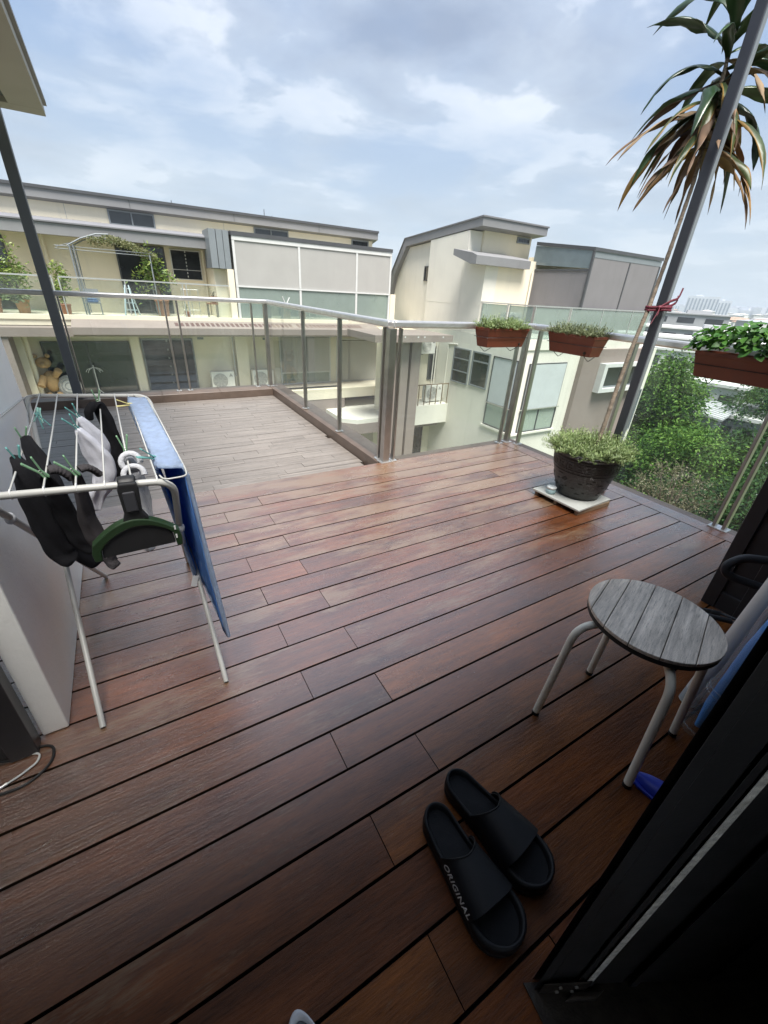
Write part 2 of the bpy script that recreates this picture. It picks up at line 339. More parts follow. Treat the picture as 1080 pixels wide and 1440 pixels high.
    def ball(s, c, r, seg=12, rings=8, sc_=(1, 1, 1)):
        pr = []
        for i in range(rings + 1):
            t = PI * (i + .0) / rings
            pr.append((max(1e-4, r * math.sin(t)), -r * math.cos(t)))
        vs = [[(c[0] + q * sc_[0] * math.cos(2 * PI * k / seg), c[1] + q * sc_[1] * math.sin(2 * PI * k / seg), c[2] + z * sc_[2]) for k in range(seg)] for q, z in pr]
        return s.loft(vs, False, True)
    def xf(s, m):
        s.v = [tuple(m @ Vector(p)) for p in s.v]; return s
    def build(s, name, m, parent=None, origin=(0, 0, 0), bevel=0, solid=0, subd=0):
        off = OFF[parent.name] if parent is not None else origin
        me = bpy.data.meshes.new(name)
        me.from_pydata([(x - off[0], y - off[1], z - off[2]) for x, y, z in s.v], [], s.f)
        me.polygons.foreach_set('use_smooth', s.sm)
        me.materials.append(M[m] if isinstance(m, str) else m); me.update()
        o = bpy.data.objects.new(name, me); C.objects.link(o)
        if parent is not None: o.parent = parent
        else: o.location = off
        OFF[o.name] = off
        if subd:
            sm = o.modifiers.new('s', 'SUBSURF'); sm.levels = subd; sm.render_levels = subd
        if solid:
            so = o.modifiers.new('t', 'SOLIDIFY'); so.thickness = solid; so.offset = 0
        if bevel:
            b = o.modifiers.new('b', 'BEVEL'); b.width = bevel; b.segments = 2; b.limit_method = 'ANGLE'; b.angle_limit = R(40)
        return o
def tag(o, label=None, cat=None, group=None, kind=None):
    if label: o['label'] = label
    if cat: o['category'] = cat
    if group: o['group'] = group
    if kind: o['kind'] = kind
    return o
def thing(name, label, cat, loc=(0, 0, 0), group=None):
    o = bpy.data.objects.new(name, None); C.objects.link(o); o.location = loc; o.empty_display_size = .1
    OFF[o.name] = tuple(loc); return tag(o, label, cat, group)
def bx(name, m, par, x0, x1, y0, y1, z0, z1, bevel=0): return MB().box(x0, x1, y0, y1, z0, z1).build(name, m, par, bevel=bevel)
def copy_tree(o, loc, rot=None, label=None):
    c = o.copy(); C.objects.link(c); c.location = loc
    if rot is not None: c.rotation_euler = rot
    if label: c['label'] = label
    for ch in list(o.children):
        d = ch.copy(); C.objects.link(d); d.parent = c
        for g in ch.children:
            e = g.copy(); C.objects.link(e); e.parent = d
    return c
def arc(c, u, v, r, a0, a1, n):
    c, u, v = Vector(c), Vector(u), Vector(v)
    return [c + (u * math.cos(a0 + (a1 - a0) * i / n) + v * math.sin(a0 + (a1 - a0) * i / n)) * r for i in range(n + 1)]
def rounded(pts, r, n=5):
    """polyline with rounded inner corners"""
    pts = [Vector(p) for p in pts]; out = [pts[0]]
    for i in range(1, len(pts) - 1):
        a, b, c = pts[i - 1], pts[i], pts[i + 1]
        d1 = (a - b); d2 = (c - b); k = min(r, d1.length * .49, d2.length * .49)
        p = b + d1.normalized() * k; q = b + d2.normalized() * k
        for j in range(n + 1):
            t = j / n; out.append(p * (1 - t) ** 2 + b * 2 * t * (1 - t) + q * t ** 2)
    out.append(pts[-1]); return out

# ------------------------------------------------------------------ camera
cam = bpy.data.cameras.new('camera'); co = bpy.data.objects.new('camera', cam); C.objects.link(co)
Rv, Uv, Fv = Vector((.8630, -.5020, .0541)), Vector((.1973, .4353, .8784)), Vector((.4645, .7475, -.4743))
Fv.normalize(); Rv = (Rv - Fv * Rv.dot(Fv)).normalized(); Uv = Rv.cross(Fv)
co.matrix_world = Matrix(((Rv.x, Uv.x, -Fv.x, 0), (Rv.y, Uv.y, -Fv.y, 0), (Rv.z, Uv.z, -Fv.z, 1.35), (0, 0, 0, 1)))
cam.sensor_fit = 'HORIZONTAL'; cam.sensor_width = 36; cam.lens = 36 * 577.68 / 1080; cam.clip_start = .02; cam.clip_end = 12000
sc.camera = co

# ------------------------------------------------------------------ light and sky
SUN_EL, SUN_AZ = R(67), math.atan2(-.30, -.95)
sun = bpy.data.lights.new('sun', 'SUN'); so = bpy.data.objects.new('sun', sun); C.objects.link(so)
sun.energy = 4.8; sun.angle = R(30); sun.color = (1, .96, .9)
sd = Vector((math.sin(SUN_AZ) * math.cos(SUN_EL), math.cos(SUN_AZ) * math.cos(SUN_EL), math.sin(SUN_EL)))
so.rotation_euler = sd.to_track_quat('Z', 'Y').to_euler()
SKY1, SKY2, SKY3 = (3.1, 7.2, 0), (1.3, 2.2, 0), (5.3, .6, 0)
w = bpy.data.worlds.new('World'); sc.world = w; w.use_nodes = True
nt = w.node_tree; nt.nodes.clear()
out = N(nt, 'ShaderNodeOutputWorld'); bg = N(nt, 'ShaderNodeBackground'); bg.inputs[1].default_value = .060
sky = N(nt, 'ShaderNodeTexSky', sky_type='NISHITA', sun_disc=False, sun_elevation=SUN_EL, sun_rotation=SUN_AZ, dust_density=2.0, air_density=1.0, ozone_density=1.5)
tc = N(nt, 'ShaderNodeTexCoord'); sp = N(nt, 'ShaderNodeSeparateXYZ'); L(nt, tc.outputs['Generated'], sp.inputs[0])
zz = N(nt, 'ShaderNodeMath', operation='MAXIMUM'); L(nt, sp.outputs[2], zz.inputs[0]); zz.inputs[1].default_value = 0.0
za = N(nt, 'ShaderNodeMath', operation='ADD'); L(nt, zz.outputs[0], za.inputs[0]); za.inputs[1].default_value = .13
cb = N(nt, 'ShaderNodeCombineXYZ')
for i in (0, 1):
    d = N(nt, 'ShaderNodeMath', operation='DIVIDE'); L(nt, sp.outputs[i], d.inputs[0]); L(nt, za.outputs[0], d.inputs[1]); L(nt, d.outputs[0], cb.inputs[i])
cv = cb.outputs[0]
warp = N(nt, 'ShaderNodeVectorMath', operation='MULTIPLY_ADD'); wn = N(nt, 'ShaderNodeTexNoise'); wn.inputs['Scale'].default_value = 1.6; wn.inputs['Detail'].default_value = 5; L(nt, cv, wn.inputs['Vector'])
L(nt, wn.outputs['Color'], warp.inputs[0]); warp.inputs[1].default_value = (.32, .32, 0); L(nt, cv, warp.inputs[2]); wv = warp.outputs[0]
def off(v, o):
    mp = N(nt, 'ShaderNodeMapping'); mp.inputs['Location'].default_value = o; L(nt, v, mp.inputs[0]); return mp.outputs[0]
n1 = noise(nt, off(wv, SKY1), .85, 9, .54)          # where there is cloud
n2 = noise(nt, off(wv, SKY2), 1.35, 9, .54)           # light and dark inside the cloud
n3 = noise(nt, off(cv, SKY3), .6, 5, .5)              # broad grey banks
sh = N(nt, 'ShaderNodeMath', operation='MULTIPLY_ADD'); L(nt, n3, sh.inputs[0]); sh.inputs[1].default_value = .9; L(nt, n2, sh.inputs[2])
cloud_col = ramp(nt, sh.outputs[0], [(.76, (3.3, 4.0, 5.3)), (.95, (5.0, 5.8, 7.1)), (1.16, (7.4, 8.0, 9.0))]).outputs[0]
blue = mixc(nt, .7, sky.outputs[0], (3.3, 4.8, 7.5))
cover = ramp(nt, n1, [(.39, (.10,) * 3), (.51, (.65,) * 3), (.64, (1,) * 3)]).outputs[0]
cc = mixc(nt, cover, blue, cloud_col)
# pale band of thick air towards the horizon
hz = ramp(nt, zz.outputs[0], [(0, (.95,) * 3), (.12, (.62,) * 3), (.36, (0,) * 3)]).outputs[0]
cc = mixc(nt, hz, cc, (6.0, 6.9, 7.5))
L(nt, cc, bg.inputs[0]); L(nt, bg.outputs[0], out.inputs[0])
sc.view_settings.view_transform = 'Standard'; sc.view_settings.look = 'None'; sc.view_settings.exposure = 1.02; sc.view_settings.gamma = 1
sc.render.film_transparent = False
cy = sc.cycles; cy.max_bounces = 10; cy.transparent_max_bounces = 24; cy.caustics_reflective = False; cy.caustics_refractive = False; cy.sample_clamp_indirect = 6
try: cy.use_denoising = True
except Exception: pass

# ------------------------------------------------------------------ decks and kerbs (the setting)
def lay_boards(mb, x0, x1, ys, z0, z1, gap, lens, jgap=.0025, ch=.0012, seedv=1):
    rnd = random.Random(seedv)
    for k in range(len(ys) - 1):
        x = x0 - rnd.uniform(0, lens[0])
        while x < x1:
            ln = rnd.uniform(*lens); a, b = max(x, x0), min(x + ln, x1)
            if b - a > .04:
                dz = rnd.uniform(-.0012, .0012)
                mb.chamfer_board(a + jgap / 2, b - jgap / 2, ys[k] + gap / 2, ys[k + 1] - gap / 2, z0, z1 + dz, ch)
            x += ln
ys = [.247 + .1447 * k for k in range(-5, 19)]
ys[-1] = 2.945
mb = MB(); rnd = random.Random(5)
for k in range(len(ys) - 1):                                   # joints alternate from row to row on two joists
    jx = .347 if k % 2 == 0 else .604
    cuts = [-1.7, jx, 3.215]
    if k in (12, 16, 19): cuts.insert(2, 2.56)
    for a, b in zip(cuts[:-1], cuts[1:]):
        mb.chamfer_board(a + .001, b - .001, ys[k] + .0037, ys[k + 1] - .0037, -.028, rnd.uniform(-.001, .0008), .0005)
for a, b in ((-.48, .62), (.62, 1.9), (1.9, 2.945)): mb.chamfer_board(3.220, 3.352, a + .001, b - .001, -.028, 0, .0006)
def sides(o, m):
    o.data.materials.append(M[m])
    for p in o.data.polygons:
        if p.normal.z < .95: p.material_index = 1
    return o
M['board_side'] = mat('board_side', (.03, .016, .010), .95, spec=.05); M['board_side2'] = mat('composite_side', (.06, .052, .046), .95, spec=.05)
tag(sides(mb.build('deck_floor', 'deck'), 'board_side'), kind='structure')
tag(bx('deck_underside', 'gap', None, -1.75, 3.4, -3.6, 2.93, -.06, -.032), kind='structure')
n2 = 33; ys2 = [2.955 + (6.085 - 2.955) * k / n2 for k in range(n2 + 1)]
mb = MB(); lay_boards(mb, -2.6, 1.742, ys2, -.125, -.10, .0018, (.5, 1.1), jgap=.0012, ch=.0006, seedv=9)
tag(sides(mb.build('lower_deck_floor', 'deck2'), 'board_side2'), kind='structure')
tag(bx('lower_deck_underside', 'gap', None, -2.7, 1.76, 2.94, 6.2, -.16, -.128), kind='structure')
tag(bx('deck_step', 'gap', None, -1.7, 1.745, 2.947, 2.953, -.1, -.03), kind='structure')
mb = MB()
for i in range(4):
    a, b = 2.97 + i * .86, 2.97 + (i + 1) * .86
    mb.chamfer_board(1.75, 1.97, a + .001, min(b, 6.42) - .001, -.3, -.004, .004)
for i in range(6):
    a = -2.6 + i * .725; mb.chamfer_board(a + .001, min(a + .725, 1.748) - .001, 6.10, 6.42, -.3, -.004, .004)
mb.chamfer_board(1.78, 3.345, 2.951, 3.06, -.3, -.012, .003)
mb.chamfer_board(3.358, 3.47, -1.2, 3.06, -.3, -.012, .003)
tag(mb.build('deck_kerb', 'kerb'), kind='structure')
tag(MB().box(-4, 3.45, -4, 3.05, -.7, -.305).box(-4, 1.96, 3.051, 6.40, -.7, -.305).build('terrace_slab', 'mauve'), kind='structure')

# ------------------------------------------------------------------ glass railings
def railing(label, P, Q, posts, top=1.15, panels=None, ends=(0, 0)):
    """P,Q ends on plan; posts: list of (t metres, width across, kind)"""
    P, Q = Vector((*P, 0)), Vector((*Q, 0)); d = (Q - P).normalized(); n = Vector((-d.y, d.x, 0)); ln = (Q - P).length
    t = thing('glass_railing', label, 'railing', tuple(P), 'glass railings round the terrace')
    up = Vector((0, 0, 1))
    h = MB().obox(P + d * (ln / 2 + (ends[1] - ends[0]) / 2) + up * (top - .026), (d, n, up), ((ln + ends[0] + ends[1]) / 2, .036, .026)).build('handrail', 'steel', t, bevel=.013)
    for (s, wd, th) in posts:
        p = MB().obox(P + d * s + up * ((top - .054) / 2), (d, n, up), (wd / 2, th / 2, (top - .054) / 2 - .001)).build('post', 'steelpost', t, bevel=.003)
        f = MB().obox(P + d * s + up * .004, (d, n, up), (wd / 2 + .02, th / 2 + .016, .004)).build('base_plate', 'steel', p, bevel=.002)
    ss = sorted([(s - wd / 2, s + wd / 2) for s, wd, th in posts])
    edges = [(0, 0)] + ss + [(ln, ln)]
    for a, b in zip(edges[:-1], edges[1:]):
        if b[0] - a[1] > .12:
            MB().obox(P + d * ((a[1] + b[0]) / 2) + up * (.012 + (top - .07) / 2), (d, n, up), ((b[0] - a[1]) / 2 - .004, .006, (top - .07) / 2)).build('glass_pane', 'glass', t)
    return t
railing('clear glass railing with steel handrail along the back of the lower grey deck', (-2.6, 6.28), (1.80, 6.28),
        [(1.98, .018, .05), (2.06, .018, .05), (3.12, .02, .05), (3.26, .02, .05), (4.18, .018, .05), (4.37, .05, .07)], ends=(0, .036))
railing('clear glass railing beside the lower deck, with a white clip on its handrail', (1.80, 6.24), (1.80, 2.99),
        [(1.35, .016, .045), (2.34, .018, .045), (3.20, .022, .045)], ends=(0, .036))
railing('short clear glass railing at the far edge of the brown deck, one planter on it', (1.845, 2.955), (3.37, 2.955),
        [(-.040, .062, .062), (.045, .016, .045), (1.36, .014, .045), (1.47, .045, .05)], ends=(.036, .036))
railing('clear glass railing on the right of the brown deck, two planters on it', (3.37, 2.91), (3.37, -1.2),
        [(.06, .02, .05), (.98, .02, .05), (1.06, .02, .05), (1.945, .02, .05), (2.005, .02, .05), (3.0, .02, .05)], ends=(0, 0))
c = thing('rail_clip', 'small white peg clipped on the steel handrail beyond the drying rack', 'clip', (1.80, 5.46, 1.15))
MB().bar((1.795, 5.46, 1.13), (1.76, 5.455, 1.215), .012, .008).build('jaw', 'peg_white', c, bevel=.002)
MB().bar((1.805, 5.46, 1.13), (1.85, 5.465, 1.21), .012, .008).build('jaw', 'peg_white', c, bevel=.002)

# ------------------------------------------------------------------ own house: stub wall, canopy, doorway
o = MB().box(-.485, -.414, 1.25, 2.262, .002, 2.59).build('terrace_wall', 'wall', None, (-.45, 1.75, 0), bevel=.006)
tag(o, 'pale grey rendered stub wall beside the drying rack', 'wall')
t = thing('door_leaf', 'black door leaf at the left edge, behind the cables on the floor', 'door', (-.9, 1.2, 0))
bx('panel', 'black', t, -1.6, -.49, 1.205, 1.235, .004, 2.5); bx('stile', 'black', t, -.56, -.488, 1.19, 1.243, .003, 2.52, .003)
t = thing('canopy', 'grey canopy edge with a recessed panel at the top left', 'canopy', (-1.5, 4.2, 2.6))
mb = MB().box(-3.2, -.21, 5.84, 6.05, 2.60, 2.68).box(-.46, -.21, 1.3, 5.839, 2.60, 2.68).box(-3.2, -2.95, 1.3, 5.839, 2.60, 2.68)
mb.build('frame', 'soffit', t, bevel=.004)
bx('panel', 'tinted', t, -2.94, -.47, 1.3, 5.83, 2.64, 2.66)
bx('roof_sheet', 'fascia', t, -3.25, -.185, 1.25, 6.08, 2.684, 2.72)
o = MB().box(-.647, -.553, 6.13, 6.225, .001, 2.70).build('canopy_post', 'pole', None, (-.6, 6.18, 0), bevel=.005)
tag(o, 'slim dark grey square post in front of the back glass railing', 'post')
o = MB().box(3.128, 3.170, 1.69, 1.748, .001, 3.2).build('steel_pillar', 'pillar', None, (3.15, 1.72, 0), bevel=.004)
OFF[o.name] = (3.15, 1.72, 0); MB().box(3.134, 3.168, 1.683, 1.6898, .001, 3.2).build('painted_lit_face', 'grey_alu', o)  # paler strip added so this pillar face looks sky-lit
tag(o, 'tall dark steel pillar behind the black glazed pot, cane plant tied to it', 'pillar')
t = thing('house', 'own house wall, ceiling and eave around the open doorway', 'house', (0, -1.5, 0))
mb = MB().box(-3.2, 3.6, -3.7, -3.6, 0, .9).box(-3.3, -3.2, -3.7, 1.2, 0, 2.6).box(3.6, 3.7, -3.7, -.35, 0, 2.6).box(-3.2, -.80, -.15, 0, 0, 2.6)  # unseen back wall kept low, open above to add soft light from behind
mb.build('wall', 'room', t)
bx('ceiling', 'room', t, -3.3, 3.7, -3.7, 0, 2.6, 2.75)
bx('eave', 'eave', t, -3.3, 3.35, .001, .22, 2.62, 2.75)
bx('side_wall', 'black', t, -.90, -.80, .001, 1.19, 0, 2.6)
bx('recess_wall', 'black', t, .62, 3.6, -.40, -.30, 0, 2.6)
tag(bx('room_floor', 'room', None, -3.2, 3.6, -3.6, -.49, -.031, -.003), kind='structure')
# folding leaf right beside the camera
D = Vector((.885, -.465, 0)); Nn = Vector((-.465, -.885, 0)); A0 = Vector((.501, .055, 0)); up = Vector((0, 0, 1))
t = thing('folding_door', 'black folding door edge with a grey weather strip at the lower right', 'door', tuple(A0))
def leafbox(mb, t0, t1, depth, front=0., z0=.0055, z1=2.5):
    a, b = A0 + D * t0 + Nn * front, A0 + D * t1 + Nn * front; k = Vector((depth, 0, 0))
    return mb.prism([tuple(q[:2]) for q in (a, a + k, b + k, b)][::-1], 'z', z0, z1)
leafbox(MB(), .002, .9, .05, -.014).build('core', 'black', t)
tag(MB().prism([tuple((A0 + D * a + Nn * b)[:2]) for a, b in ((.30, .165), (1.0, .02), (1.0, .5), (.30, .5))], 'z', .0005, .0065).build('door_sill', 'soffit'), kind='structure')
MB().prism([tuple((A0 + D * a + Nn * b)[:2]) for a, b in ((-.02, -.01), (1.0, -.01), (1.0, .16), (.045, .16))], 'z', .001, .005).build('track', 'blackmetal', t)
mb = MB(); leafbox(mb, 0, .022, .05); leafbox(mb, .0225, .088, .045, -.004); leafbox(mb, .0885, .1035, .045, .001)
mb.build('stile', 'black', t, bevel=.0015)
leafbox(MB(), .104, .120, .03, .004, .05).build('weather_strip', 'brush', t, bevel=.004)
mb = MB(); leafbox(mb, .1205, .132, .05, .002); leafbox(mb, .1325, .205, .045, -.003); mb.build('stile', 'black', t, bevel=.0015)
mb = MB(); leafbox(mb, .217, .235, .05, .004); leafbox(mb, .2355, .40, .05, -.002); leafbox(mb, .4005, .9, .05, .004); mb.build('stile', 'black', t, bevel=.0015)
leafbox(MB(), .2051, .2169, .02, -.02).build('gasket', 'rubber', t)
b = leafbox(MB(), .006, .112, .007, .0075, .006, .062).build('hinge_plate', 'blackmetal', t, bevel=.0015)
mb = MB()
for a, z in ((.045, .020), (.047, .046), (.080, .018), (.083, .045)):
    p = A0 + D * a + Nn * .0078 + up * z; mb.tube([p, p + Nn * .003], .0042, 10)
mb.build('screw', 'steel', b)
leafbox(MB(), .06, .13, .03, .022, .003, .02).build('pivot', 'blackmetal', t, bevel=.004)
t = thing('sliding_door', 'black door leaf standing open behind the grey stool', 'door', (2.36, .2, 0))
bx('panel', 'black', t, 2.375, 2.405, -.29, .57, .004, 2.55)
for a, b_ in ((.52, .58), (.40, .437), (-.29, -.2)): bx('stile', 'black', t, 2.355, 2.42, a, b_, .003, 2.56, .003)
bx('rail', 'black', t, 2.36, 2.415, -.2, .52, .005, .10, .003)

# cables on the floor at the far left
z = .006
pts = [(-.60, 1.24, .25), (-.585, 1.235, .08), (-.56, 1.225, .012), (-.525, 1.2, z), (-.484, 1.185, z), (-.488, 1.155, z), (-.53, 1.13, z), (-.557, 1.12, z)]
t = thing('white_cable', 'thin white cable with a metal plug lying on the dark boards', 'cable', (-.52, 1.16, 0))
MB().tube(rounded(pts, .04, 6), .0032, 8).build('cord', 'cablewhite', t); MB().tube([(-.557, 1.12, z), (-.575, 1.113, z)], .0048, 10).build('plug', 'steel', t)
pts = [(-.62, 1.2, .1), (-.58, 1.19, .008), (-.5, 1.215, .005), (-.452, 1.2, .005), (-.447, 1.14, .005), (-.50, 1.09, .005), (-.58, 1.09, .005), (-.66, 1.13, .005)]
tag(MB().tube(rounded(pts, .06, 6), .004, 8).build('black_cable', 'cableblack', None, (-.5, 1.14, 0)), 'black cable looped on the boards round the white cable', 'cable')

# ------------------------------------------------------------------ drying rack
t = thing('drying_rack', 'white metal folding clothes rack with laundry pegged along its wires', 'clothes rack', (-.14, 1.7, 0))
fr = rounded([(-.312, 2.11, .006), (-.372, 1.30, .80), (-.385, 1.235, .862), (.042, 1.172, .860), (.036, 1.26, .66), (.064, 2.08, .006)], .055, 7)
MB().tube(fr, .0098, 10).build('front_frame', 'rackwhite', t)
bf = rounded([(-.317, 1.194, .006), (-.405, 2.26, .80), (-.415, 2.335, .862), (.050, 2.20, .862), (.056, 2.08, .74), (.081, 1.192, .006)], .055, 7)
MB().tube(bf, .0092, 10).build('back_frame', 'rackwhite', t)
WIRES = [((-.312, 1.224), (-.362, 2.318)), ((-.245, 1.214), (-.298, 2.30)), ((-.178, 1.204), (-.225, 2.28)), ((-.116, 1.195), (-.142, 2.255)), ((-.055, 1.186), (-.085, 2.238)), ((.004, 1.18), (-.033, 2.222))]
for (a, b) in WIRES:
    MB().tube([(*a, .871), (a[0] * .5 + b[0] * .5, a[1] * .5 + b[1] * .5, .867), (*b, .871)], .0026, 6).build('wire', 'rackwhite', t)
MB().tube(rounded([(.012, 1.20, .868), (.02, 1.165, .868), (.078, 1.165, .87), (.08, 1.22, .87), (.045, 2.12, .87), (.0, 2.16, .868), (-.01, 2.22, .868)], .02, 5), .0026, 6).build('wing', 'rackwhite', t)
MB().tube(rounded([(-.36, 2.33, .868), (-.40, 2.30, .87), (-.41, 2.2, .875), (-.408, 1.5, .93), (-.405, 1.2, .93)], .03, 5), .0026, 6).build('wing', 'rackwhite', t)
for (a, b) in WIRES:
    MB().tube(arc((a[0], a[1] + .004, .862), (0, 1, 0), (0, 0, 1), .0115, 0, 2 * PI, 12), .0022, 6, caps=False).build('clip_ring', 'white_alu', t)
for p in ((.0365, 1.255, .665), (-.368, 1.36, .74)):
    MB().ball(p, .014, 10, 8, (1, 1, 1.3)).build('hinge', 'sock_pale', t)

# laundry: every piece is a soft flattened tube
def cloth(name, label, cat, m, path, wid, thick=.35, wdir=(1, 0, 0), group=None, cuff=None, seed=0):
    rnd = random.Random(seed)
    P = [Vector(p) for p in path]; n = len(P); dense, ws = [], []
    K = 7
    for i in range(n - 1):
        for k in range(K):
            s = k / K
            p0, p1, p2, p3 = P[max(0, i - 1)], P[i], P[i + 1], P[min(n - 1, i + 2)]
            q = .5 * ((2 * p1) + (p2 - p0) * s + (2 * p0 - 5 * p1 + 4 * p2 - p3) * s * s + (3 * p1 - p0 - 3 * p2 + p3) * s ** 3)
            dense.append(q); ws.append((wid[i] * (1 - s) + wid[i + 1] * s))
    dense.append(P[-1]); ws.append(wid[-1])
    mb = MB(); seg = 20; wd = Vector(wdir); rings = []
    ph = [rnd.uniform(0, 6) for _ in range(3)]
    for i, p in enumerate(dense):
        d = (dense[min(len(dense) - 1, i + 1)] - dense[max(0, i - 1)]).normalized()
        u = (wd - d * wd.dot(d)).normalized(); v = d.cross(u); w_ = ws[i] * .76
        if i in (0, len(dense) - 1): w_ *= .55
        r = []
        for k in range(seg):
            a = 2 * PI * k / seg
            f = 1 + .10 * math.sin(3 * a + ph[0] + i * .23) + .09 * math.sin(2 * a + ph[1] - i * .31) + .05 * math.sin(i * 1.1 + ph[0] * 2 + a)
            fold = .42 * math.sin(a * 2 + ph[2] + i * .12) + .25 * math.sin(a * 5 + i * .35)
            r.append(p + (u * math.cos(a) + v * (math.sin(a) * thick * (1 + fold))) * w_ * f)
        rings.append(r)
    mb.loft(rings)
    o = mb.build(name, m, None, tuple(P[0]), subd=1)
    tag(o, label, cat, group)
    if cuff:
        cm, cp, cw = cuff
        OFF[o.name] = tuple(P[0])
        c = MB(); rr = []
        for i in range(15):
            s = i / 14; p = Vector(cp[0]).lerp(Vector(cp[1]), s) + Vector((0, 0, .012 * math.sin(PI * s)))
            rr.append(p)
        c.tube(rr, [cw * (.85 + .15 * math.sin(i * 2.9)) for i in range(15)], 12, flat=(.5, (0, 1, 0)))
        c.build('cuff', cm, o, subd=1)
    return o
G = 'laundry on the drying rack'
cloth('sock', 'long black sock pegged nearest the wall, hanging down in front', 'sock', 'sock_black', [(-.322, 1.42, .895), (-.306, 1.37, .872), (-.304, 1.36, .79), (-.300, 1.36, .69), (-.288, 1.36, .60), (-.262, 1.345, .572)], [.016, .028, .037, .043, .040, .028], .42, (1, .1, 0), G, seed=1)
cloth('sock', 'long black sock hanging just behind the black sock by the wall', 'sock', 'sock_black', [(-.318, 1.585, .90), (-.30, 1.52, .87), (-.279, 1.46, .79), (-.262, 1.45, .66), (-.245, 1.44, .545), (-.215, 1.42, .50)], [.016, .030, .040, .046, .044, .030], .42, (1, .2, 0), G, seed=2)
cloth('sock', 'black sock with a grey ribbed cuff folded over the second wire', 'sock', 'sock_black', [(-.252, 1.30, .872), (-.245, 1.32, .80), (-.240, 1.34, .72), (-.225, 1.34, .64), (-.20, 1.33, .60)], [.016, .030, .034, .032, .022], .5, (1, .1, 0), G, ('sock_grey', ((-.247, 1.35, .868), (-.205, 1.36, .835)), .028), seed=3)
cloth('sock', 'charcoal sock with a ribbed cuff folded over the third wire', 'sock', 'sock_grey', [(-.182, 1.285, .876), (-.186, 1.31, .80), (-.193, 1.33, .71), (-.184, 1.33, .63), (-.172, 1.32, .565), (-.158, 1.30, .548)], [.014, .024, .030, .034, .026, .018], .55, (1, .1, 0), G, ('sock_grey', ((-.176, 1.325, .868), (-.136, 1.34, .842)), .024), seed=4)
cloth('sock', 'white ankle sock pegged in the middle of the rack', 'sock', 'sock_white', [(-.195, 1.69, .882), (-.176, 1.70, .82), (-.158, 1.71, .735), (-.170, 1.71, .66), (-.206, 1.72, .60), (-.222, 1.72, .555)], [.014, .036, .052, .050, .036, .022], .5, (1, .25, 0), G, seed=5)
cloth('sock', 'second white sock, mostly hidden behind the white ankle sock', 'sock', 'sock_white', [(-.197, 1.835, .884), (-.175, 1.84, .83), (-.155, 1.85, .76), (-.16, 1.86, .68)], [.014, .030, .036, .022], .5, (1, .3, 0), G, seed=6)
cloth('leggings', 'narrow black garment knotted over the fourth wire at the back', 'leggings', 'sock_black', [(-.178, 1.965, .832), (-.172, 1.97, .868), (-.140, 1.99, .888), (-.128, 1.99, .82), (-.118, 1.98, .72), (-.112, 1.97, .62), (-.108, 1.96, .55)], [.016, .022, .026, .034, .038, .040, .034], .5, (1, .1, 0), G, seed=7)
o = cloth('sock', 'pale grey sock with a rolled cuff, hanging behind the green squeegee', 'sock', 'sock_pale', [(-.057, 1.36, .878), (-.048, 1.36, .82), (-.042, 1.36, .75), (-.048, 1.36, .67), (-.058, 1.36, .59), (-.063, 1.36, .545)], [.015, .026, .026, .024, .025, .018], .6, (1, .1, 0), G, seed=8)
MB().tube(arc((-.052, 1.335, .868), (1, 0, 0), (0, .3, 1), .024, -.2, PI * 1.7, 16), .0085, 8).build('cuff', 'sock_pale', o)
MB().tube(arc((-.05, 1.30, .842), (1, 0, 0), (0, .5, .8), .026, -.2, PI * 1.2, 14), .0085, 8).build('cuff', 'sock_pale', o)
# towel over the right-hand wing
def sheet(section_near, section_far, ny, amp, seed, dy=0.):
    rnd = random.Random(seed); ph = rnd.uniform(0, 6); rings = []
    ns = len(section_near)
    for j in range(ny + 1):
        s = j / ny; r = []
        for i in range(ns):
            a, b = Vector(section_near[i]), Vector(section_far[i])
            p = a.lerp(b, s); k = min(1, max(0, (.84 - p.z) / .4))
            p.x += amp * k * math.sin(s * 9 + ph + i * .1) + .002 * math.sin(j * 1.7 + i)
            p.z += .0025 * math.sin(j * 2.1 + i * .7) * (1 - k)
            r.append(p)
        rings.append(r)
    return rings
def dens(pts, k):
    out = []
    for a, b in zip(pts[:-1], pts[1:]):
        for i in range(k): out.append(Vector(a).lerp(Vector(b), i / k))
    out.append(Vector(pts[-1])); return out
near = dens([(.060, 1.52, .27), (.046, 1.50, .45), (.022, 1.44, .68), (.008, 1.30, .845), (.016, 1.255, .872), (.045, 1.235, .870), (.074, 1.23, .874), (.083, 1.22, .850), (.095, 1.21, .62), (.108, 1.20, .40), (.117, 1.19, .225)], 4)
far = dens([(.052, 2.02, .30), (.038, 2.04, .45), (.006, 2.10, .68), (-.038, 2.13, .845), (-.034, 2.14, .872), (.0, 2.13, .872), (.032, 2.12, .874), (.038, 2.11, .850), (.046, 2.06, .62), (.048, 2.0, .42), (.050, 1.98, .26)], 4)
t = thing('towel', 'pale blue terry towel with a bright blue reverse, draped over the rack', 'towel', (.05, 1.6, .87), G)
MB().loft(sheet(near, far, 40, .006, 3), caps=False, closed=False).build('terry_side', 'terry', t, solid=.006)
def inset(sec, d=.006):
    c = []
    for p in sec:
        q = Vector(p); q.z -= .007 if q.z > .84 else 0
        q.x += d if q.x < .03 + (q.z < .8) * .045 and False else 0
        c.append(q)
    n = len(c)
    for i in range(n):
        a, b = Vector(sec[max(0, i - 1)]), Vector(sec[min(n - 1, i + 1)]); tg = (b - a); tg.y = 0; tg.normalize()
        c[i] = Vector(sec[i]) + Vector((tg.z, 0, -tg.x)) * d
    return c
near2 = [Vector((p.x, p.y + .022, p.z)) for p in inset(near, .0055)]
MB().loft(sheet(near2, inset(far, .0055), 40, .006, 3), caps=False, closed=False).build('blue_side', 'towelblue', t, solid=.002)
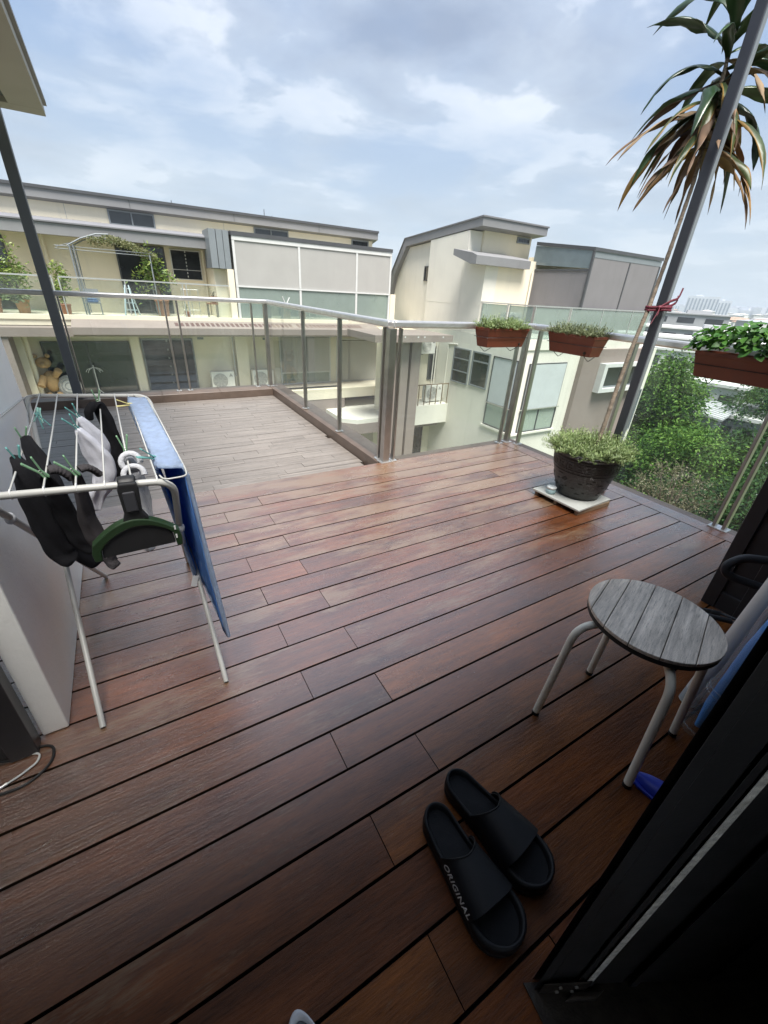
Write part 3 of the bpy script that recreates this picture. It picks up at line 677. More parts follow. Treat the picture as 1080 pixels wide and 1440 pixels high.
MB().tube(near[:13], .005, 6).build('hem', 'terry', t); MB().tube(near[-13:], .0055, 6).build('hem', 'terry', t); MB().tube([near[-1], far[-1]], .005, 6).build('hem', 'terry', t)
MB().bar((.064, 1.505, .30), (.048, 1.49, .262), .022, .0015, (0, 1, 0)).build('care_label', 'white_alu', t)
# squeegee hooked over the front bar
t = thing('squeegee', 'black and green wide squeegee head strapped over the front bar of the rack', 'squeegee', (-.07, 1.15, .88))
def arcpts(x0, x1, z0, h, n, flip=False):
    return [(x0 + (x1 - x0) * i / n, z0 + h * math.sin(PI * (.12 + .76 * i / n))) for i in range(n + 1)]
top = arcpts(-.176, .030, .693, .088, 14)
low = [(x, z - .022 - .006 * math.cos(i * PI / 14)) for i, (x, z) in enumerate(top)]
MB().prism([(-.180, .676), (-.182, .70)] + top + [(.034, .70), (.032, .676), (.018, .676)] + [(.014, .72)] + [p for p in low[::-1] if -.155 < p[0] < .012] + [(-.160, .705), (-.163, .676)], 'y', 1.134, 1.164).build('green_rim', 'squeegreen', t, bevel=.003)
MB().prism([(-.161, .680), (-.158, .708)] + [(x, z + .001) for x, z in low if -.15 < x < .008] + [(.013, .715), (.016, .684)], 'y', 1.140, 1.158).build('blade', 'rubber', t, bevel=.003)
MB().prism([(-.098, .768), (-.088, .80), (-.090, .868), (-.084, .884), (-.046, .882), (-.042, .868), (-.046, .80), (-.034, .776), (-.062, .772)], 'y', 1.138, 1.156).build('neck', 'rubber', t, bevel=.004)
MB().tube([(-.066, 1.147, .868), (-.066, 1.155, .886), (-.066, 1.178, .888), (-.066, 1.197, .876), (-.066, 1.198, .84)], .020, 10, flat=(.14, (1, 0, 0))).build('strap', 'rubber', t)
MB().box(-.081, -.053, 1.131, 1.137, .806, .862).build('pad', 'darkplastic', t, bevel=.003)
mb = MB()
for zz_ in (.735, .708): mb.box(.0185, .0225, 1.1325, 1.1345, zz_ - .006, zz_ + .006)
mb.build('rivet', 'white_alu', t)

# clothes pegs
def peg(m, label, loc, rot):
    t = thing('clothes_peg', label, 'clothes peg', (0, 0, 0), 'clothes pegs on the drying rack')
    for s in (-1, 1):
        mb = MB()
        prof = [(s * .0035, -.022), (s * .0075, -.018), (s * .0055, .004), (s * .0165, .050), (s * .0125, .051), (s * .0018, .006), (s * .0010, -.016)]
        if s < 0: prof = prof[::-1]
        mb.prism(prof, 'y', -.005, .005); mb.build('jaw', m, t, bevel=.0008)
    MB().tube(arc((0, 0, .004), (1, 0, 0), (0, 0, 1), .0045, 0, 2 * PI, 12), .0012, 6, caps=False).build('spring', 'steel', t)
    t.location = loc; t.rotation_euler = rot; t.scale = (.92, 1.25, .88)
    return t
for m, lab, loc, rot in [
    ('peg_pale', 'mint green peg alone near the back of the wire next to the wall', (-.338, 2.02, .865), (2.5, .5, .4)),
    ('peg_teal', 'teal peg hanging beside the mint green peg at the back left', (-.330, 1.96, .862), (2.7, -.3, .2)),
    ('peg_green', 'green peg holding the black sock that hangs behind', (-.322, 1.585, .885), (.1, .05, .2)),
    ('peg_teal', 'teal peg holding the front black sock by the wall', (-.312, 1.40, .885), (.1, -.05, .3)),
    ('peg_green', 'green peg on the black sock with a grey ribbed cuff', (-.252, 1.29, .885), (.05, -.5, .2)),
    ('peg_green', 'green peg on the charcoal sock with a ribbed cuff', (-.184, 1.275, .885), (.05, -.5, .2)),
    ('peg_teal', 'teal peg gripping the white ankle sock', (-.198, 1.69, .888), (.2, -.45, .2)),
    ('peg_teal', 'teal peg gripping the second white sock further back', (-.200, 1.835, .888), (.2, -.4, .2)),
    ('peg_green', 'green peg at the top of the knotted black garment', (-.138, 2.01, .895), (0, .05, .2)),
    ('peg_green', 'green peg gripping the rolled pale grey sock', (-.060, 1.385, .890), (0, 0, .1)),
    ('peg_yellow', 'pale yellow peg at the far corner of the blue towel', (-.036, 2.02, .872), (.1, -1.3, .3)),
    ('peg_teal', 'dark teal peg sticking out from the near corner of the blue towel', (.006, 1.335, .875), (.2, -1.0, .3))]:
    peg(m, lab, loc, rot)

# ------------------------------------------------------------------ stool
SX, SY, SZ = 1.285, .402, .485
t = thing('stool', 'round weathered grey slatted stool with bent cream tube legs', 'stool', (SX, SY, 0))
e1 = Vector((.95, .312, 0)).normalized(); e2 = Vector((-e1.y, e1.x, 0)); RS = .192
bounds = [-RS, -.118, -.035, .05, .098, .155, RS]
bounds = [-RS, -.132, -.052, .030, .105, .160, RS]
for a, b in zip(bounds[:-1], bounds[1:]):
    a2, b2 = a + (.0012 if a > -RS else .0005), b - (.0012 if b < RS else .0005)
    pts = []
    n = 14
    for i in range(n + 1):
        y = a2 + (b2 - a2) * i / n; pts.append((math.sqrt(max(0, RS ** 2 - y * y)), y))
    pts += [(-x, y) for x, y in pts[::-1]]
    poly = [(SX + e1.x * x + e2.x * y, SY + e1.y * x + e2.y * y) for x, y in pts]
    ok = [poly[0]]
    for p in poly[1:]:
        if (Vector(p) - Vector(ok[-1])).length > 1e-4: ok.append(p)
    o = MB().prism(ok, 'z', SZ - .012, SZ).build('seat_slat', 'stoolwood', t, bevel=.0016)
    # grain runs along the slat
    o.data.transform(Matrix.Rotation(-math.atan2(e1.y, e1.x), 4, 'Z')); o.rotation_euler = (0, 0, math.atan2(e1.y, e1.x))
MB().lathe([(.02, SZ - .034), (RS - .012, SZ - .034), (RS - .001, SZ - .028), (RS - .001, SZ - .0125), (.02, SZ - .0125)], (SX, SY, 0), 48, smooth=False).build('seat_base', 'stooledge', t)
FEET = [(1.046, .534), (1.392, .556), (1.106, .213), (1.424, .238)]
FC = Vector((sum(f[0] for f in FEET) / 4, sum(f[1] for f in FEET) / 4, 0))
for fx, fy in FEET:
    f = Vector((fx, fy, 0)); k = Vector((SX, SY, 0)); rad = (f - FC)
    st = k + rad * .25 + Vector((0, 0, SZ - .048)); bend = k * .35 + FC * .65 + rad * .86 + Vector((0, 0, SZ - .048))
    leg = MB().tube(rounded([st, bend, f + Vector((0, 0, .012))], .075, 8), .0128, 12).build('leg', 'stoolwhite', t)
    MB().lathe([(.0135, 0.001), (.0135, .014), (.0128, .016)], (fx, fy, 0), 14).build('foot_cap', 'rubber', leg)

# ------------------------------------------------------------------ slides and shoe
def hw(t):
    T = [(-.1, .034), (.0, .037), (.12, .041), (.25, .0445), (.42, .0485), (.58, .0565), (.72, .063), (.84, .0645), (1, .060), (1.1, .055)]
    w_ = .05
    for k in range(1, len(T) - 2):
        if T[k][0] <= t <= T[k + 1][0]:
            s = (t - T[k][0]) / (T[k + 1][0] - T[k][0]); p0, p1, p2, p3 = (T[k + q][1] for q in (-1, 0, 1, 2))
            w_ = .5 * (2 * p1 + (p2 - p0) * s + (2 * p0 - 5 * p1 + 4 * p2 - p3) * s * s + (3 * p1 - p0 - 3 * p2 + p3) * s ** 3)
    if t < .13: w_ *= math.sqrt(max(0, 1 - ((.13 - t) / .13) ** 2.2))
    if t > .80: w_ *= max(0, 1 - ((t - .80) / .20) ** 2.3) ** .5
    return w_ * 1.06
def slide(label, heel, toe, text=None, mirror=1):
    H, T_ = Vector((*heel, 0)), Vector((*toe, 0)); ln = (T_ - H).length; d = (T_ - H) / ln; r = Vector((d.y, -d.x, 0))   # r: to the right when facing the toe
    t = thing('slide_sandal', label, 'sandal', tuple(H + d * ln / 2), 'pair of black slides')
    W = lambda u, v, z: H + d * u + r * v * 1. + Vector((0, 0, z))
    NP = 64
    def ring(off, zf):
        out = []
        for i in range(NP):
            a = 2 * PI * i / NP; c_ = .5 - .5 * math.cos(a); side = 1 if a <= PI else -1
            tt = min(1, max(0, c_)); w_ = hw(tt) * (1.0 if side > 0 else 1.0)
            curve = mirror * .006 * math.sin(PI * tt) * 0.8
            u = tt * ln; v = side * w_
            # shrink towards the spine
            nx = (u - ln / 2) / (ln / 2)
            u2 = ln / 2 + (u - ln / 2) * (1 - off / (ln / 2)) ; v2 = v * (1 - off / .046) if abs(v) > 1e-6 else 0
            out.append(W(u2, v2 + curve, zf(tt)))
        return out
    rise = lambda q: .012 * max(0, 1 - q / .28) ** 1.3 + .008 * max(0, (q - .8) / .2) ** 1.5
    rings = [ring(.006, lambda q: .002 + .010 * max(0, (q - .85) / .15) ** 2), ring(.0005, lambda q: .009 + .008 * max(0, (q - .85) / .15) ** 2), ring(-.001, lambda q: .030), ring(.003, lambda q: .0325), ring(-.001, lambda q: .035),
             ring(0, lambda q: .050 + rise(q)), ring(.0025, lambda q: .0545 + rise(q)), ring(.006, lambda q: .055 + rise(q)), ring(.009, lambda q: .052 + rise(q) * .9), ring(.012, lambda q: .042 + rise(q) * .4)]
    MB().loft(rings, caps=False).build('sole', 'eva', t)
    fb = [ring(.0115, lambda q: .042 + rise(q) * .4), ring(.018, lambda q: .037 + rise(q) * .2), ring(.030, lambda q: .0355), ring(.0445, lambda q: .036)]
    MB().loft(fb, caps=True).build('footbed', 'evain', t)
    # vamp
    nu, nv = 12, 28
    def vs(s, q, lift=0.):
        a = s  # -1..1 across
        ub = ln * (.475 - .135 * abs(a) ** 1.35); uf = ln * (.735 + .045 * (1 - a * a))
        u = ub + (uf - ub) * q; tt = u / ln; w_ = hw(tt) + .0008
        ang = a * PI / 2
        hgt = .064 * (1 - .14 * q)
        v = w_ * math.copysign(abs(math.sin(ang)) ** .85, ang); z = .045 + hgt * max(0, math.cos(ang)) ** .68
        nrm = Vector((math.sin(ang), math.cos(ang) + .2)).normalized()
        return W(u, v + nrm.x * lift + mirror * .006 * math.sin(PI * tt) * .8, z + nrm.y * lift)
    outer = [[vs(-1 + 2 * j / nv, i / nu) for j in range(nv + 1)] for i in range(nu + 1)]
    inner = [[vs(-1 + 2 * j / nv, i / nu, -.005) for j in range(nv + 1)] for i in range(nu + 1)]
    mb = MB(); mb.loft(outer, caps=False, closed=False); mb.loft([r_[::-1] for r_ in inner], caps=False, closed=False)
    lip0 = []
    for A, B in ((outer[0], inner[0]), (inner[-1], outer[-1])): mb.loft([B, A], caps=False, closed=False)
    v_ = mb.build('vamp', 'eva', t)
    MB().tube([p + Vector((0, 0, .0005)) for p in outer[0][1:-1]], .0022, 8).build('edge_bead', 'eva', t)
    if text:
        cu = bpy.data.curves.new('lettering', 'FONT'); cu.body = text; cu.size = .0185; cu.extrude = .0; cu.space_character = 1.12; cu.offset = .0003
        tmp = bpy.data.objects.new('tmp_lettering', cu); C.objects.link(tmp)
        dg = bpy.context.evaluated_depsgraph_get(); dg.update(); me = bpy.data.meshes.new_from_object(tmp.evaluated_get(dg))
        bpy.data.objects.remove(tmp)
        xs = [v.co.x for v in me.vertices]; x0, x1 = min(xs), max(xs)
        lw = .118; vsn = []
        side = -1   # outer side: towards -r ... chosen below
        for v in me.vertices:
            q = (v.co.x - x0) / (x1 - x0); y = v.co.y / .0134
            s = TEXT_SIDE * (.955 - .20 * y); qq = .10 + .86 * q
            vsn.append(vs(s, qq, .0009))
        mb = MB(); mb.add(vsn, [tuple(p.vertices) for p in me.polygons]); bpy.data.meshes.remove(me)
        mb.build('lettering', 'print', t)
    return t
TEXT_SIDE = 1
slide('black foam slide nearer the camera, ORIGINAL printed in white along its side', (.497, .452), (.505, .115), 'ORIGINAL', 1)
slide('black foam slide further back, unlettered side showing, beside the printed one', (.603, .498), (.664, .158), None, -1)
t = thing('shoe', 'white shoe toe with a grey ribbed inside at the bottom edge', 'shoe', (.03, .15, 0))
NP = 48
def sring(k, z, drop=0.):
    o = []
    for i in range(NP):
        a = 2 * PI * i / NP
        x = math.sin(a) * .046 * k; y = math.cos(a)
        yy = y * (.135 if y > 0 else .15) * k
        x *= (1 - .12 * max(0, y) ** 2)
        o.append(Vector((.030 + x + .10 * (yy) * .1, .142 + yy, z + drop * (y if y > 0 else 0))))
    return o
MB().loft([sring(.95, .002), sring(1.0, .012), sring(1.0, .045), sring(.97, .060), sring(.93, .063), sring(.885, .058), sring(.86, .040)], caps=True).build('shell', 'shoe', t)
MB().loft([sring(.865, .048), sring(.75, .045), sring(.3, .045)], caps=True).build('insole', 'shoein', t)
mb = MB()
for i in range(-4, 5): mb.tube([(.032 + i * .006, .19, .0475), (.032 + i * .006, .243 - abs(i) * .004, .0475)], .0018, 6)
mb.build('rib', 'shoe', t)
# blue slipper toe
t = thing('blue_slipper', 'bright blue rubber slipper toe poking out behind the black door edge', 'slipper', (1.18, .15, 0))
Dd = Vector((-.12, .99, 0)).normalized(); Dd = Vector((-.30, .95, 0)).normalized(); Rr = Vector((Dd.y, -Dd.x, 0))
rings = []
for i in range(9):
    s = i / 8; c_ = Vector((1.20, .07, 0)) + Dd * (.155 * s)
    wv = .036 * math.sqrt(max(.02, 1 - max(0, (s - .45) / .56) ** 2.2)); h_ = .050 - .018 * s
    rings.append([c_ + Rr * wv * x + Vector((0, 0, max(.002, h_ * z))) for x, z in ((-1, .0), (-1.02, .35), (-.86, .6), (-.55, .95), (.1, 1.02), (.6, .95), (.9, .6), (1.02, .35), (1, 0))])
MB().loft(rings, caps=True).build('upper', 'blueplastic', t, subd=1)
rings = [[c + (c - (Vector((1.20, .07, 0)) + Dd * .09)) * .05 for c in []]]
MB().prism([tuple((Vector((1.195, .075, 0)) + Dd * (.155 * a) + Rr * b)[:2]) for a, b in ((0, -.039), (.5, -.040), (.85, -.030), (1.04, -.010), (1.05, .010), (.85, .030), (.5, .040), (0, .039))], 'z', .001, .013).build('sole', 'blueplastic', t, bevel=.003)

# ------------------------------------------------------------------ planters, pot, cane plant
def leaf_quads(mb, base, d, side, L_, W_, bend=.25):
    """one small pointed leaf of two faces with a slight fold"""
    b = Vector(base); d = Vector(d).normalized(); s = Vector(side); s = (s - d * s.dot(d)).normalized(); n = d.cross(s)
    m = b + d * L_ * .5 + n * bend * L_ * .15; tip = b + d * L_ - n * bend * L_ * .25
    mb.add([b, m + s * W_ / 2 + n * W_ * .12, tip, m - s * W_ / 2 + n * W_ * .12, m], [(0, 4, 1), (1, 4, 2), (0, 3, 4), (3, 2, 4)], True)
def sprigs(mb, sampler, n, hgt, leafL, leafW, rnd, lean=.6, nl=(6, 11), stems=True):
    for _ in range(n):
        p, outv = sampler(rnd); p = Vector(p)
        d = Vector((rnd.gauss(0, .35), rnd.gauss(0, .35), 1)) + Vector(outv) * lean; d.normalize()
        h = hgt * rnd.uniform(.45, 1.25); k = rnd.randint(*nl); pts = []
        for i in range(k + 1):
            s = i / k; q = p + d * h * s + Vector((0, 0, -.35 * h * s * s * Vector((d.x, d.y)).length)); pts.append(q)
        if stems: mb.tube([pts[0], pts[k // 2], pts[-1]], [.0018, .0014, .0008], 4, caps=False)
        for i in range(1, k + 1):
            for _j in range(2):
                a = rnd.uniform(0, 2 * PI); o = Vector((math.cos(a), math.sin(a), rnd.uniform(.1, .9)))
                leaf_quads(mb, pts[i], o + d * .5, Vector((-o.y, o.x, rnd.uniform(-.4, .4))), leafL * rnd.uniform(.6, 1.25), leafW * rnd.uniform(.7, 1.2))
def planter(label, plabel, org, rz, Ln, kind, hooks, seed):
    """box at org: centre of the rim, long axis local x, front face towards local -y"""
    mx = Matrix.Translation(org) @ Matrix.Rotation(rz, 4, 'Z'); rnd = random.Random(seed)
    t = thing('planter_box', label, 'planter', org, 'terracotta planters hung on the railing')
    h, wt, wb, tap = .155, .088, .062, .028
    mb = MB()
    def ring(z, k, inset=0.):
        a = Ln / 2 - tap * (1 - k) - inset; b = wb + (wt - wb) * k - inset
        return [Vector((x, y, z)) for x, y in ((-a, -b), (a, -b), (a, b), (-a, b))]
    rings = [ring(-h, 0, .01), ring(-h + .004, .02), ring(-h * .50, .50), ring(-h * .49, .48), ring(-h * .46, .48), ring(-h * .45, .55), ring(-.022, .93), ring(-.021, 1.02), ring(0, 1.04), ring(0, 1.0, .010), ring(-.03, .95, .012), ring(-.04, .9, .012)]
    mb.loft(rings, smooth=False); mb.xf(mx); mb.build('trough', 'terracotta', t, bevel=.002)
    MB().box(-Ln / 2 + .016, Ln / 2 - .016, -wt + .014, wt - .014, -.038, -.018).xf(mx).build('soil', 'soil', t)
    for hx in hooks:
        MB().tube([mx @ Vector(p) for p in rounded([(hx, wt + .035, .055), (hx, wt + .012, .055), (hx, wt + .010, -.02), (hx, wb + .02, -h - .006), (hx + .0, .01, -h - .040), (hx, -wb + .012, -h - .006), (hx, -wb - .004, -h + .010)], .012, 4)], .0028, 6).build('bracket_hook', 'wire', t)
    MB().tube([mx @ Vector(p) for p in ((-Ln / 2 + .004, wt, -.075), (-Ln / 2 + .0, -wt * .95, -.075), (Ln / 2 - .0, -wt * .95, -.075), (Ln / 2 - .004, wt, -.075))], .0024, 6).build('bracket_hook', 'wire', t)
    mb = MB(); mb.tube([mx @ Vector((Ln / 2 - .075, -wb - .004, -h + .028)), mx @ Vector((Ln / 2 - .075, -wb - .012, -h + .028))], .011, 12); mb.build('drain_plug', 'soil', t)
    pm = MB()
    if kind == 'basil':
        for _ in range(680):
            x = rnd.uniform(-1, 1); y = rnd.uniform(-1, 1); r_ = math.sqrt(max(0, 1 - .55 * x * x - .5 * y * y))
            hh = .19 * r_ * rnd.uniform(.35, 1.1)
            p = Vector((x * (Ln / 2 + .03), y * (wt + .055) - .01, -.012 + hh - .05 * max(0, abs(y) - .7)))
            n_ = Vector((x * .5 + rnd.gauss(0, .3), y * .9 + rnd.gauss(0, .3), .8)); d = Vector((x * .6 + rnd.gauss(0, .5), y + rnd.gauss(0, .4) - .25, rnd.uniform(-.7, .15))).normalized()
            Lf = rnd.uniform(.035, .062); Wf = Lf * rnd.uniform(.62, .8); s = n_.cross(d).normalized(); n2_ = d.cross(s)
            ptsL = []
            prof = ((0, 0), (.18, .34), (.45, .5), (.72, .40), (.92, .16), (1, 0))
            spine = [p + d * Lf * u + n2_ * (-.22 * Lf * (u - .2) ** 2 * 1.5) for u, _w in prof]
            vs_ = spine + [q + s * Wf * w_ + n2_ * Wf * w_ * .22 for q, (u, w_) in zip(spine, prof)][1:-1] + [q - s * Wf * w_ + n2_ * Wf * w_ * .22 for q, (u, w_) in zip(spine, prof)][1:-1]
            fs = [(0, 1, 6)] + [(i, i + 1, i + 6, i + 5) for i in (1, 2, 3)] + [(4, 5, 9)] + [(0, 10, 1)] + [(i, i + 9, i + 10, i + 1) for i in (1, 2, 3)] + [(4, 13, 5)]
            pm.add(vs_, fs, True)
        lm = 'leaf_basil'
    else:
        def smp(r):
            x = r.uniform(-1, 1); y = r.uniform(-1, 1)
            return (x * (Ln / 2 - .012), y * (wt - .01), -.02), (x * .35, y * .5 + (-.3 if y < -.3 else 0), -.1 * abs(y))
        sprigs(pm, smp, 560, .098, .017, .0054, rnd, 1.0, (5, 9))
        lm = kind
    pm.xf(mx); o = pm.build('planter_plant', lm, None, org)
    tag(o, plabel, 'plant', 'plants in the railing planters')
planter('terracotta planter box hanging on the far railing, left of the corner post', 'low feathery green plant in the planter on the far railing', (2.862, 2.842, 1.122), 0, .475, 'leaf_purslane', (-.16, .15), 11)
planter('terracotta planter box on the right railing, between corner post and cane plant', 'wispy pale green plant in the planter between corner post and cane', (3.252, 2.372, 1.118), -PI / 2, .455, 'leaf_purslane_pale', (-.15, .15), 12)
for ch in []: pass
planter('larger terracotta planter box at the right edge, full of broad leaves', 'dense broad leaved dark green herb in the planter at the right edge', (3.252, 1.12, 1.118), -PI / 2, .60, 'basil', (-.2, .17), 13)

PX, PY = 2.805, 1.700
t = thing('planter_stand', 'square pale board on wooden battens under the black glazed pot', 'stand', (2.76, 1.70, 0))
MB().prism([(2.552, 1.490), (2.958, 1.512), (2.945, 1.925), (2.545, 1.905)], 'z', .034, .049).build('board', 'board', t, bevel=.002)
for yy in (1.515, 1.70, 1.88): bx('batten', 'batten', t, 2.565, 2.94, yy - .014, yy + .014, .001, .0335, .002)
t = thing('plant_pot', 'big black glazed pot with a raised key pattern, on a pale board', 'plant pot', (PX, PY, .049))
prof = [(.128, .050), (.150, .052), (.162, .075), (.188, .15), (.212, .235), (.228, .31), (.234, .355), (.238, .380), (.250, .388), (.252, .400), (.246, .408), (.232, .406), (.224, .395), (.220, .36)]
potmb = MB().lathe(prof, (PX, PY, 0), 64)
MB().lathe([(.01, .366), (.221, .366), (.221, .36)], (PX, PY, 0), 32).build('soil', 'soil', t)
# raised fret band: square spirals pressed into the glaze below the rim
def on_pot(a, z, lift):
    for (r0, z0), (r1, z1) in zip(prof[:-1], prof[1:]):
        if z0 <= z <= z1 and z1 > z0: r_ = r0 + (r1 - r0) * (z - z0) / (z1 - z0); break
    else: r_ = .2
    return Vector((PX + (r_ + lift) * math.cos(a), PY + (r_ + lift) * math.sin(a), z))
def ribbon_on_pot(mb, pts, w_=.0035):
    for (a0, z0), (a1, z1) in zip(pts[:-1], pts[1:]):
        n = max(1, int(abs(a1 - a0) / .05)); da = w_ / .22
        for i in range(n):
            s0, s1 = i / n, (i + 1) / n
            if abs(z1 - z0) < 1e-6:
                A, B = a0 + (a1 - a0) * s0, a0 + (a1 - a0) * s1; A, B = min(A, B), max(A, B)
                c_ = [on_pot(A - da / 2, z0 - w_, .004), on_pot(B + da / 2, z0 - w_, .004), on_pot(B + da / 2, z0 + w_, .004), on_pot(A - da / 2, z0 + w_, .004)]
            else:
                zA, zB = min(z0, z1), max(z0, z1)
                c_ = [on_pot(a0 - da, zA, .004), on_pot(a0 + da, zA, .004), on_pot(a0 + da, zB, .004), on_pot(a0 - da, zB, .004)]
            back = [p - (p - Vector((PX, PY, p.z))).normalized() * .006 for p in c_]
            mb.add(c_ + back, [(0, 1, 2, 3), (0, 4, 5, 1), (1, 5, 6, 2), (2, 6, 7, 3), (3, 7, 4, 0)])
mb = MB(); nfr = 22
for i in range(nfr):
    a = 2 * PI * i / nfr; da = 2 * PI / nfr; Z = .285; k = .060
    P = lambda u, v: (a + da * u, Z + k * v)
    ribbon_on_pot(mb, [P(.0, 0), P(.0, 1), P(.86, 1), P(.86, .26), P(.30, .26), P(.30, .66), P(.58, .66)]); ribbon_on_pot(mb, [P(.0, 0), P(1., 0)])
for z_ in (.262, .362): ribbon_on_pot(mb, [(0, z_), (2 * PI, z_)], .003)
rnd = random.Random(5)
for i in range(70):
    a = rnd.uniform(0, 2 * PI); z_ = rnd.uniform(.10, .24); ribbon_on_pot(mb, [(a, z_), (a + rnd.uniform(.08, .22), z_)], .0022)
potmb.add(mb.v, mb.f); potmb.build('body', 'potglaze', t)
rnd = random.Random(21); pm = MB()
def smp(r):
    a = r.uniform(0, 2 * PI); q = math.sqrt(r.uniform(0, 1)); return (PX + q * .212 * math.cos(a), PY + q * .212 * math.sin(a), .375), (math.cos(a) * q * q, math.sin(a) * q * q, -.05)
sprigs(pm, smp, 1100, .14, .026, .0056, rnd, 1.15, (5, 9))
tag(pm.build('ground_cover_plant', 'leaf_purslane', None, (PX, PY, .37)), 'bushy bright green low plant spilling over the rim of the black pot', 'plant')
for i in range(60):
    pass
t = thing('small_tin', 'small pale blue tin standing beside the black pot on its board', 'tin', (2.603, 1.785, .049))
MB().lathe([(.03, .0495), (.034, .052), (.034, .085), (.030, .088)], (2.603, 1.785, 0), 24, smooth=True).build('can', 'tin', t)
MB().lathe([(.030, .0882), (.0355, .0884), (.0355, .102), (.032, .1045), (.004, .1045)], (2.603, 1.785, 0), 24, smooth=True).build('lid', 'tinlid', t)

# cane plant
t = thing('cane_plant', 'tall thin cane plant with drooping green and dried leaves, tied to the pillar', 'cane plant', (2.86, 1.66, .37))
trunk = [(2.830, 1.680, .362), (2.868, 1.688, .588), (2.937, 1.721, .83), (3.00, 1.744, 1.085), (3.10, 1.771, 1.361), (3.222, 1.825, 1.70), (3.37, 1.90, 2.07), (3.42, 1.95, 2.49), (3.41, 1.968, 2.75), (3.41, 1.97, 2.98)]
mb = MB(); tp = []; tr_ = []
rnd = random.Random(3)
for i in range(len(trunk) - 1):
    for k in range(14):
        s = k / 14; tp.append(Vector(trunk[i]).lerp(Vector(trunk[i + 1]), s)); tr_.append((.0150 - .0055 * ((i + s) / 9)) * (1 + (.09 if k % 3 == 0 else -.03)))
mb.tube(tp, tr_, 10, caps=True); mb.build('cane', 'bark', t)
def strap(mb, base, az, el, Ln, W_, droop, twist, curl, rnd, n=14):
    d = Vector((math.cos(az) * math.cos(el), math.sin(az) * math.cos(el), math.sin(el))); p = Vector(base); pts = []; ds = []
    st = Ln / n
    for i in range(n + 1):
        pts.append(p.copy()); ds.append(d.copy())
        p = p + d * st
        d = (d + Vector((rnd.gauss(0, .02), rnd.gauss(0, .02), -droop / n * (1.0 + .6 * i / n)))).normalized()
    sv = Vector((-math.sin(az), math.cos(az), 0)); vs_ = []
    for i, (q, d) in enumerate(zip(pts, ds)):
        s = i / n; w_ = W_ * (min(1, .35 + s * 2.6) if s < .28 else 1) * (1 - max(0, (s - .45) / .55) ** 1.7) ; w_ = max(w_, .0008)
        side = (sv - d * sv.dot(d)).normalized(); nn = side.cross(d)
        a = twist * s + curl * math.sin(s * 7 + twist); sd2 = side * math.cos(a) + nn * math.sin(a); n3 = sd2.cross(d)
        wav = .12 * w_ * math.sin(s * 17 + az * 3)
        vs_ += [q - sd2 * w_ / 2 + n3 * (w_ * .24 + wav), q - sd2 * w_ * .36 + n3 * w_ * .13, q, q + sd2 * w_ * .36 + n3 * w_ * .13, q + sd2 * w_ / 2 + n3 * (w_ * .24 - wav)]
    fs = [(i * 5 + j, i * 5 + j + 1, i * 5 + j + 6, i * 5 + j + 5) for i in range(n) for j in range(4)]
    mb.add(vs_, fs, True)
rnd = random.Random(17); gm = MB(); ym = MB(); dm = MB()
def at_z(z):
    for a, b in zip(trunk[:-1], trunk[1:]):
        if a[2] <= z <= b[2]:
            s = (z - a[2]) / (b[2] - a[2]); return Vector(a).lerp(Vector(b), s)
    return Vector(trunk[-1])
N1 = 26
for i in range(N1):
    s = i / (N1 - 1); z_ = 2.40 + .55 * s; az = i * 2.399 + rnd.uniform(-.3, .3)
    strap(gm, at_z(z_), az, R(5 + 62 * s + rnd.uniform(-8, 8)), rnd.uniform(.52, .76), rnd.uniform(.062, .096), rnd.uniform(.9, 2.5), rnd.gauss(0, .9), .3, rnd)
for i in range(19):
    z_ = rnd.uniform(2.22, 2.56); az = i * 2.399 + 1.2
    strap(ym, at_z(z_), az, R(rnd.uniform(-28, 12)), rnd.uniform(.42, .68), rnd.uniform(.046, .076), rnd.uniform(.6, 1.9), rnd.gauss(0, .6), .4, rnd)
for i in range(28):
    z_ = rnd.uniform(2.20, 2.66); az = i * 2.399 + .5
    strap(dm, at_z(z_), az, R(rnd.uniform(-35, 15)), rnd.uniform(.38, .66), rnd.uniform(.030, .058), rnd.uniform(.6, 2.0), rnd.gauss(0, 1.4), .9, rnd)
gm.build('green_leaves', 'leaf_cane', t, solid=.0012); yo = ym.build('yellowing_leaves', 'leaf_cane_rim', t, solid=.001)
yo.data.materials.append(M['leaf_cane_mid'])
for i, p in enumerate(yo.data.polygons): p.material_index = 1 if (i % 4) in (1, 2) and (i // 56) % 4 != 3 else 0
dm.build('dried_leaves', 'leaf_cane_dry', t, solid=.001)
# ribbon tying the cane to the pillar
t = thing('ribbon', 'dark red ribbon tying the thin cane to the steel pillar', 'ribbon', (3.0, 1.68, 1.34))
ca = Vector((3.094, 1.770, 1.345)); pb = Vector((3.150, 1.72, 1.345))
loop = [ca + Vector((-.020, -.010, 0)), ca + Vector((-.012, .022, .002)), Vector((3.16, 1.785, 1.348)), Vector((3.190, 1.768, 1.35)), Vector((3.192, 1.665, 1.352)), Vector((3.115, 1.660, 1.35)), ca + Vector((-.020, -.010, 0))]
mb = MB(); mb.tube(rounded(loop, .02, 4), .0085, 8, flat=(.35, (0, 0, 1)))
lp2 = [q + Vector((0, 0, -.018 + .006 * (i % 2))) for i, q in enumerate(loop)]; mb.tube(rounded(lp2, .02, 4), .0085, 8, flat=(.35, (0, 0, 1)))
mb.build('band', 'ribbon', t)
kn = Vector((3.098, 1.700, 1.348)); MB().ball(kn, .016, 12, 8, (1.2, 1, .8)).build('knot', 'ribbon', t)
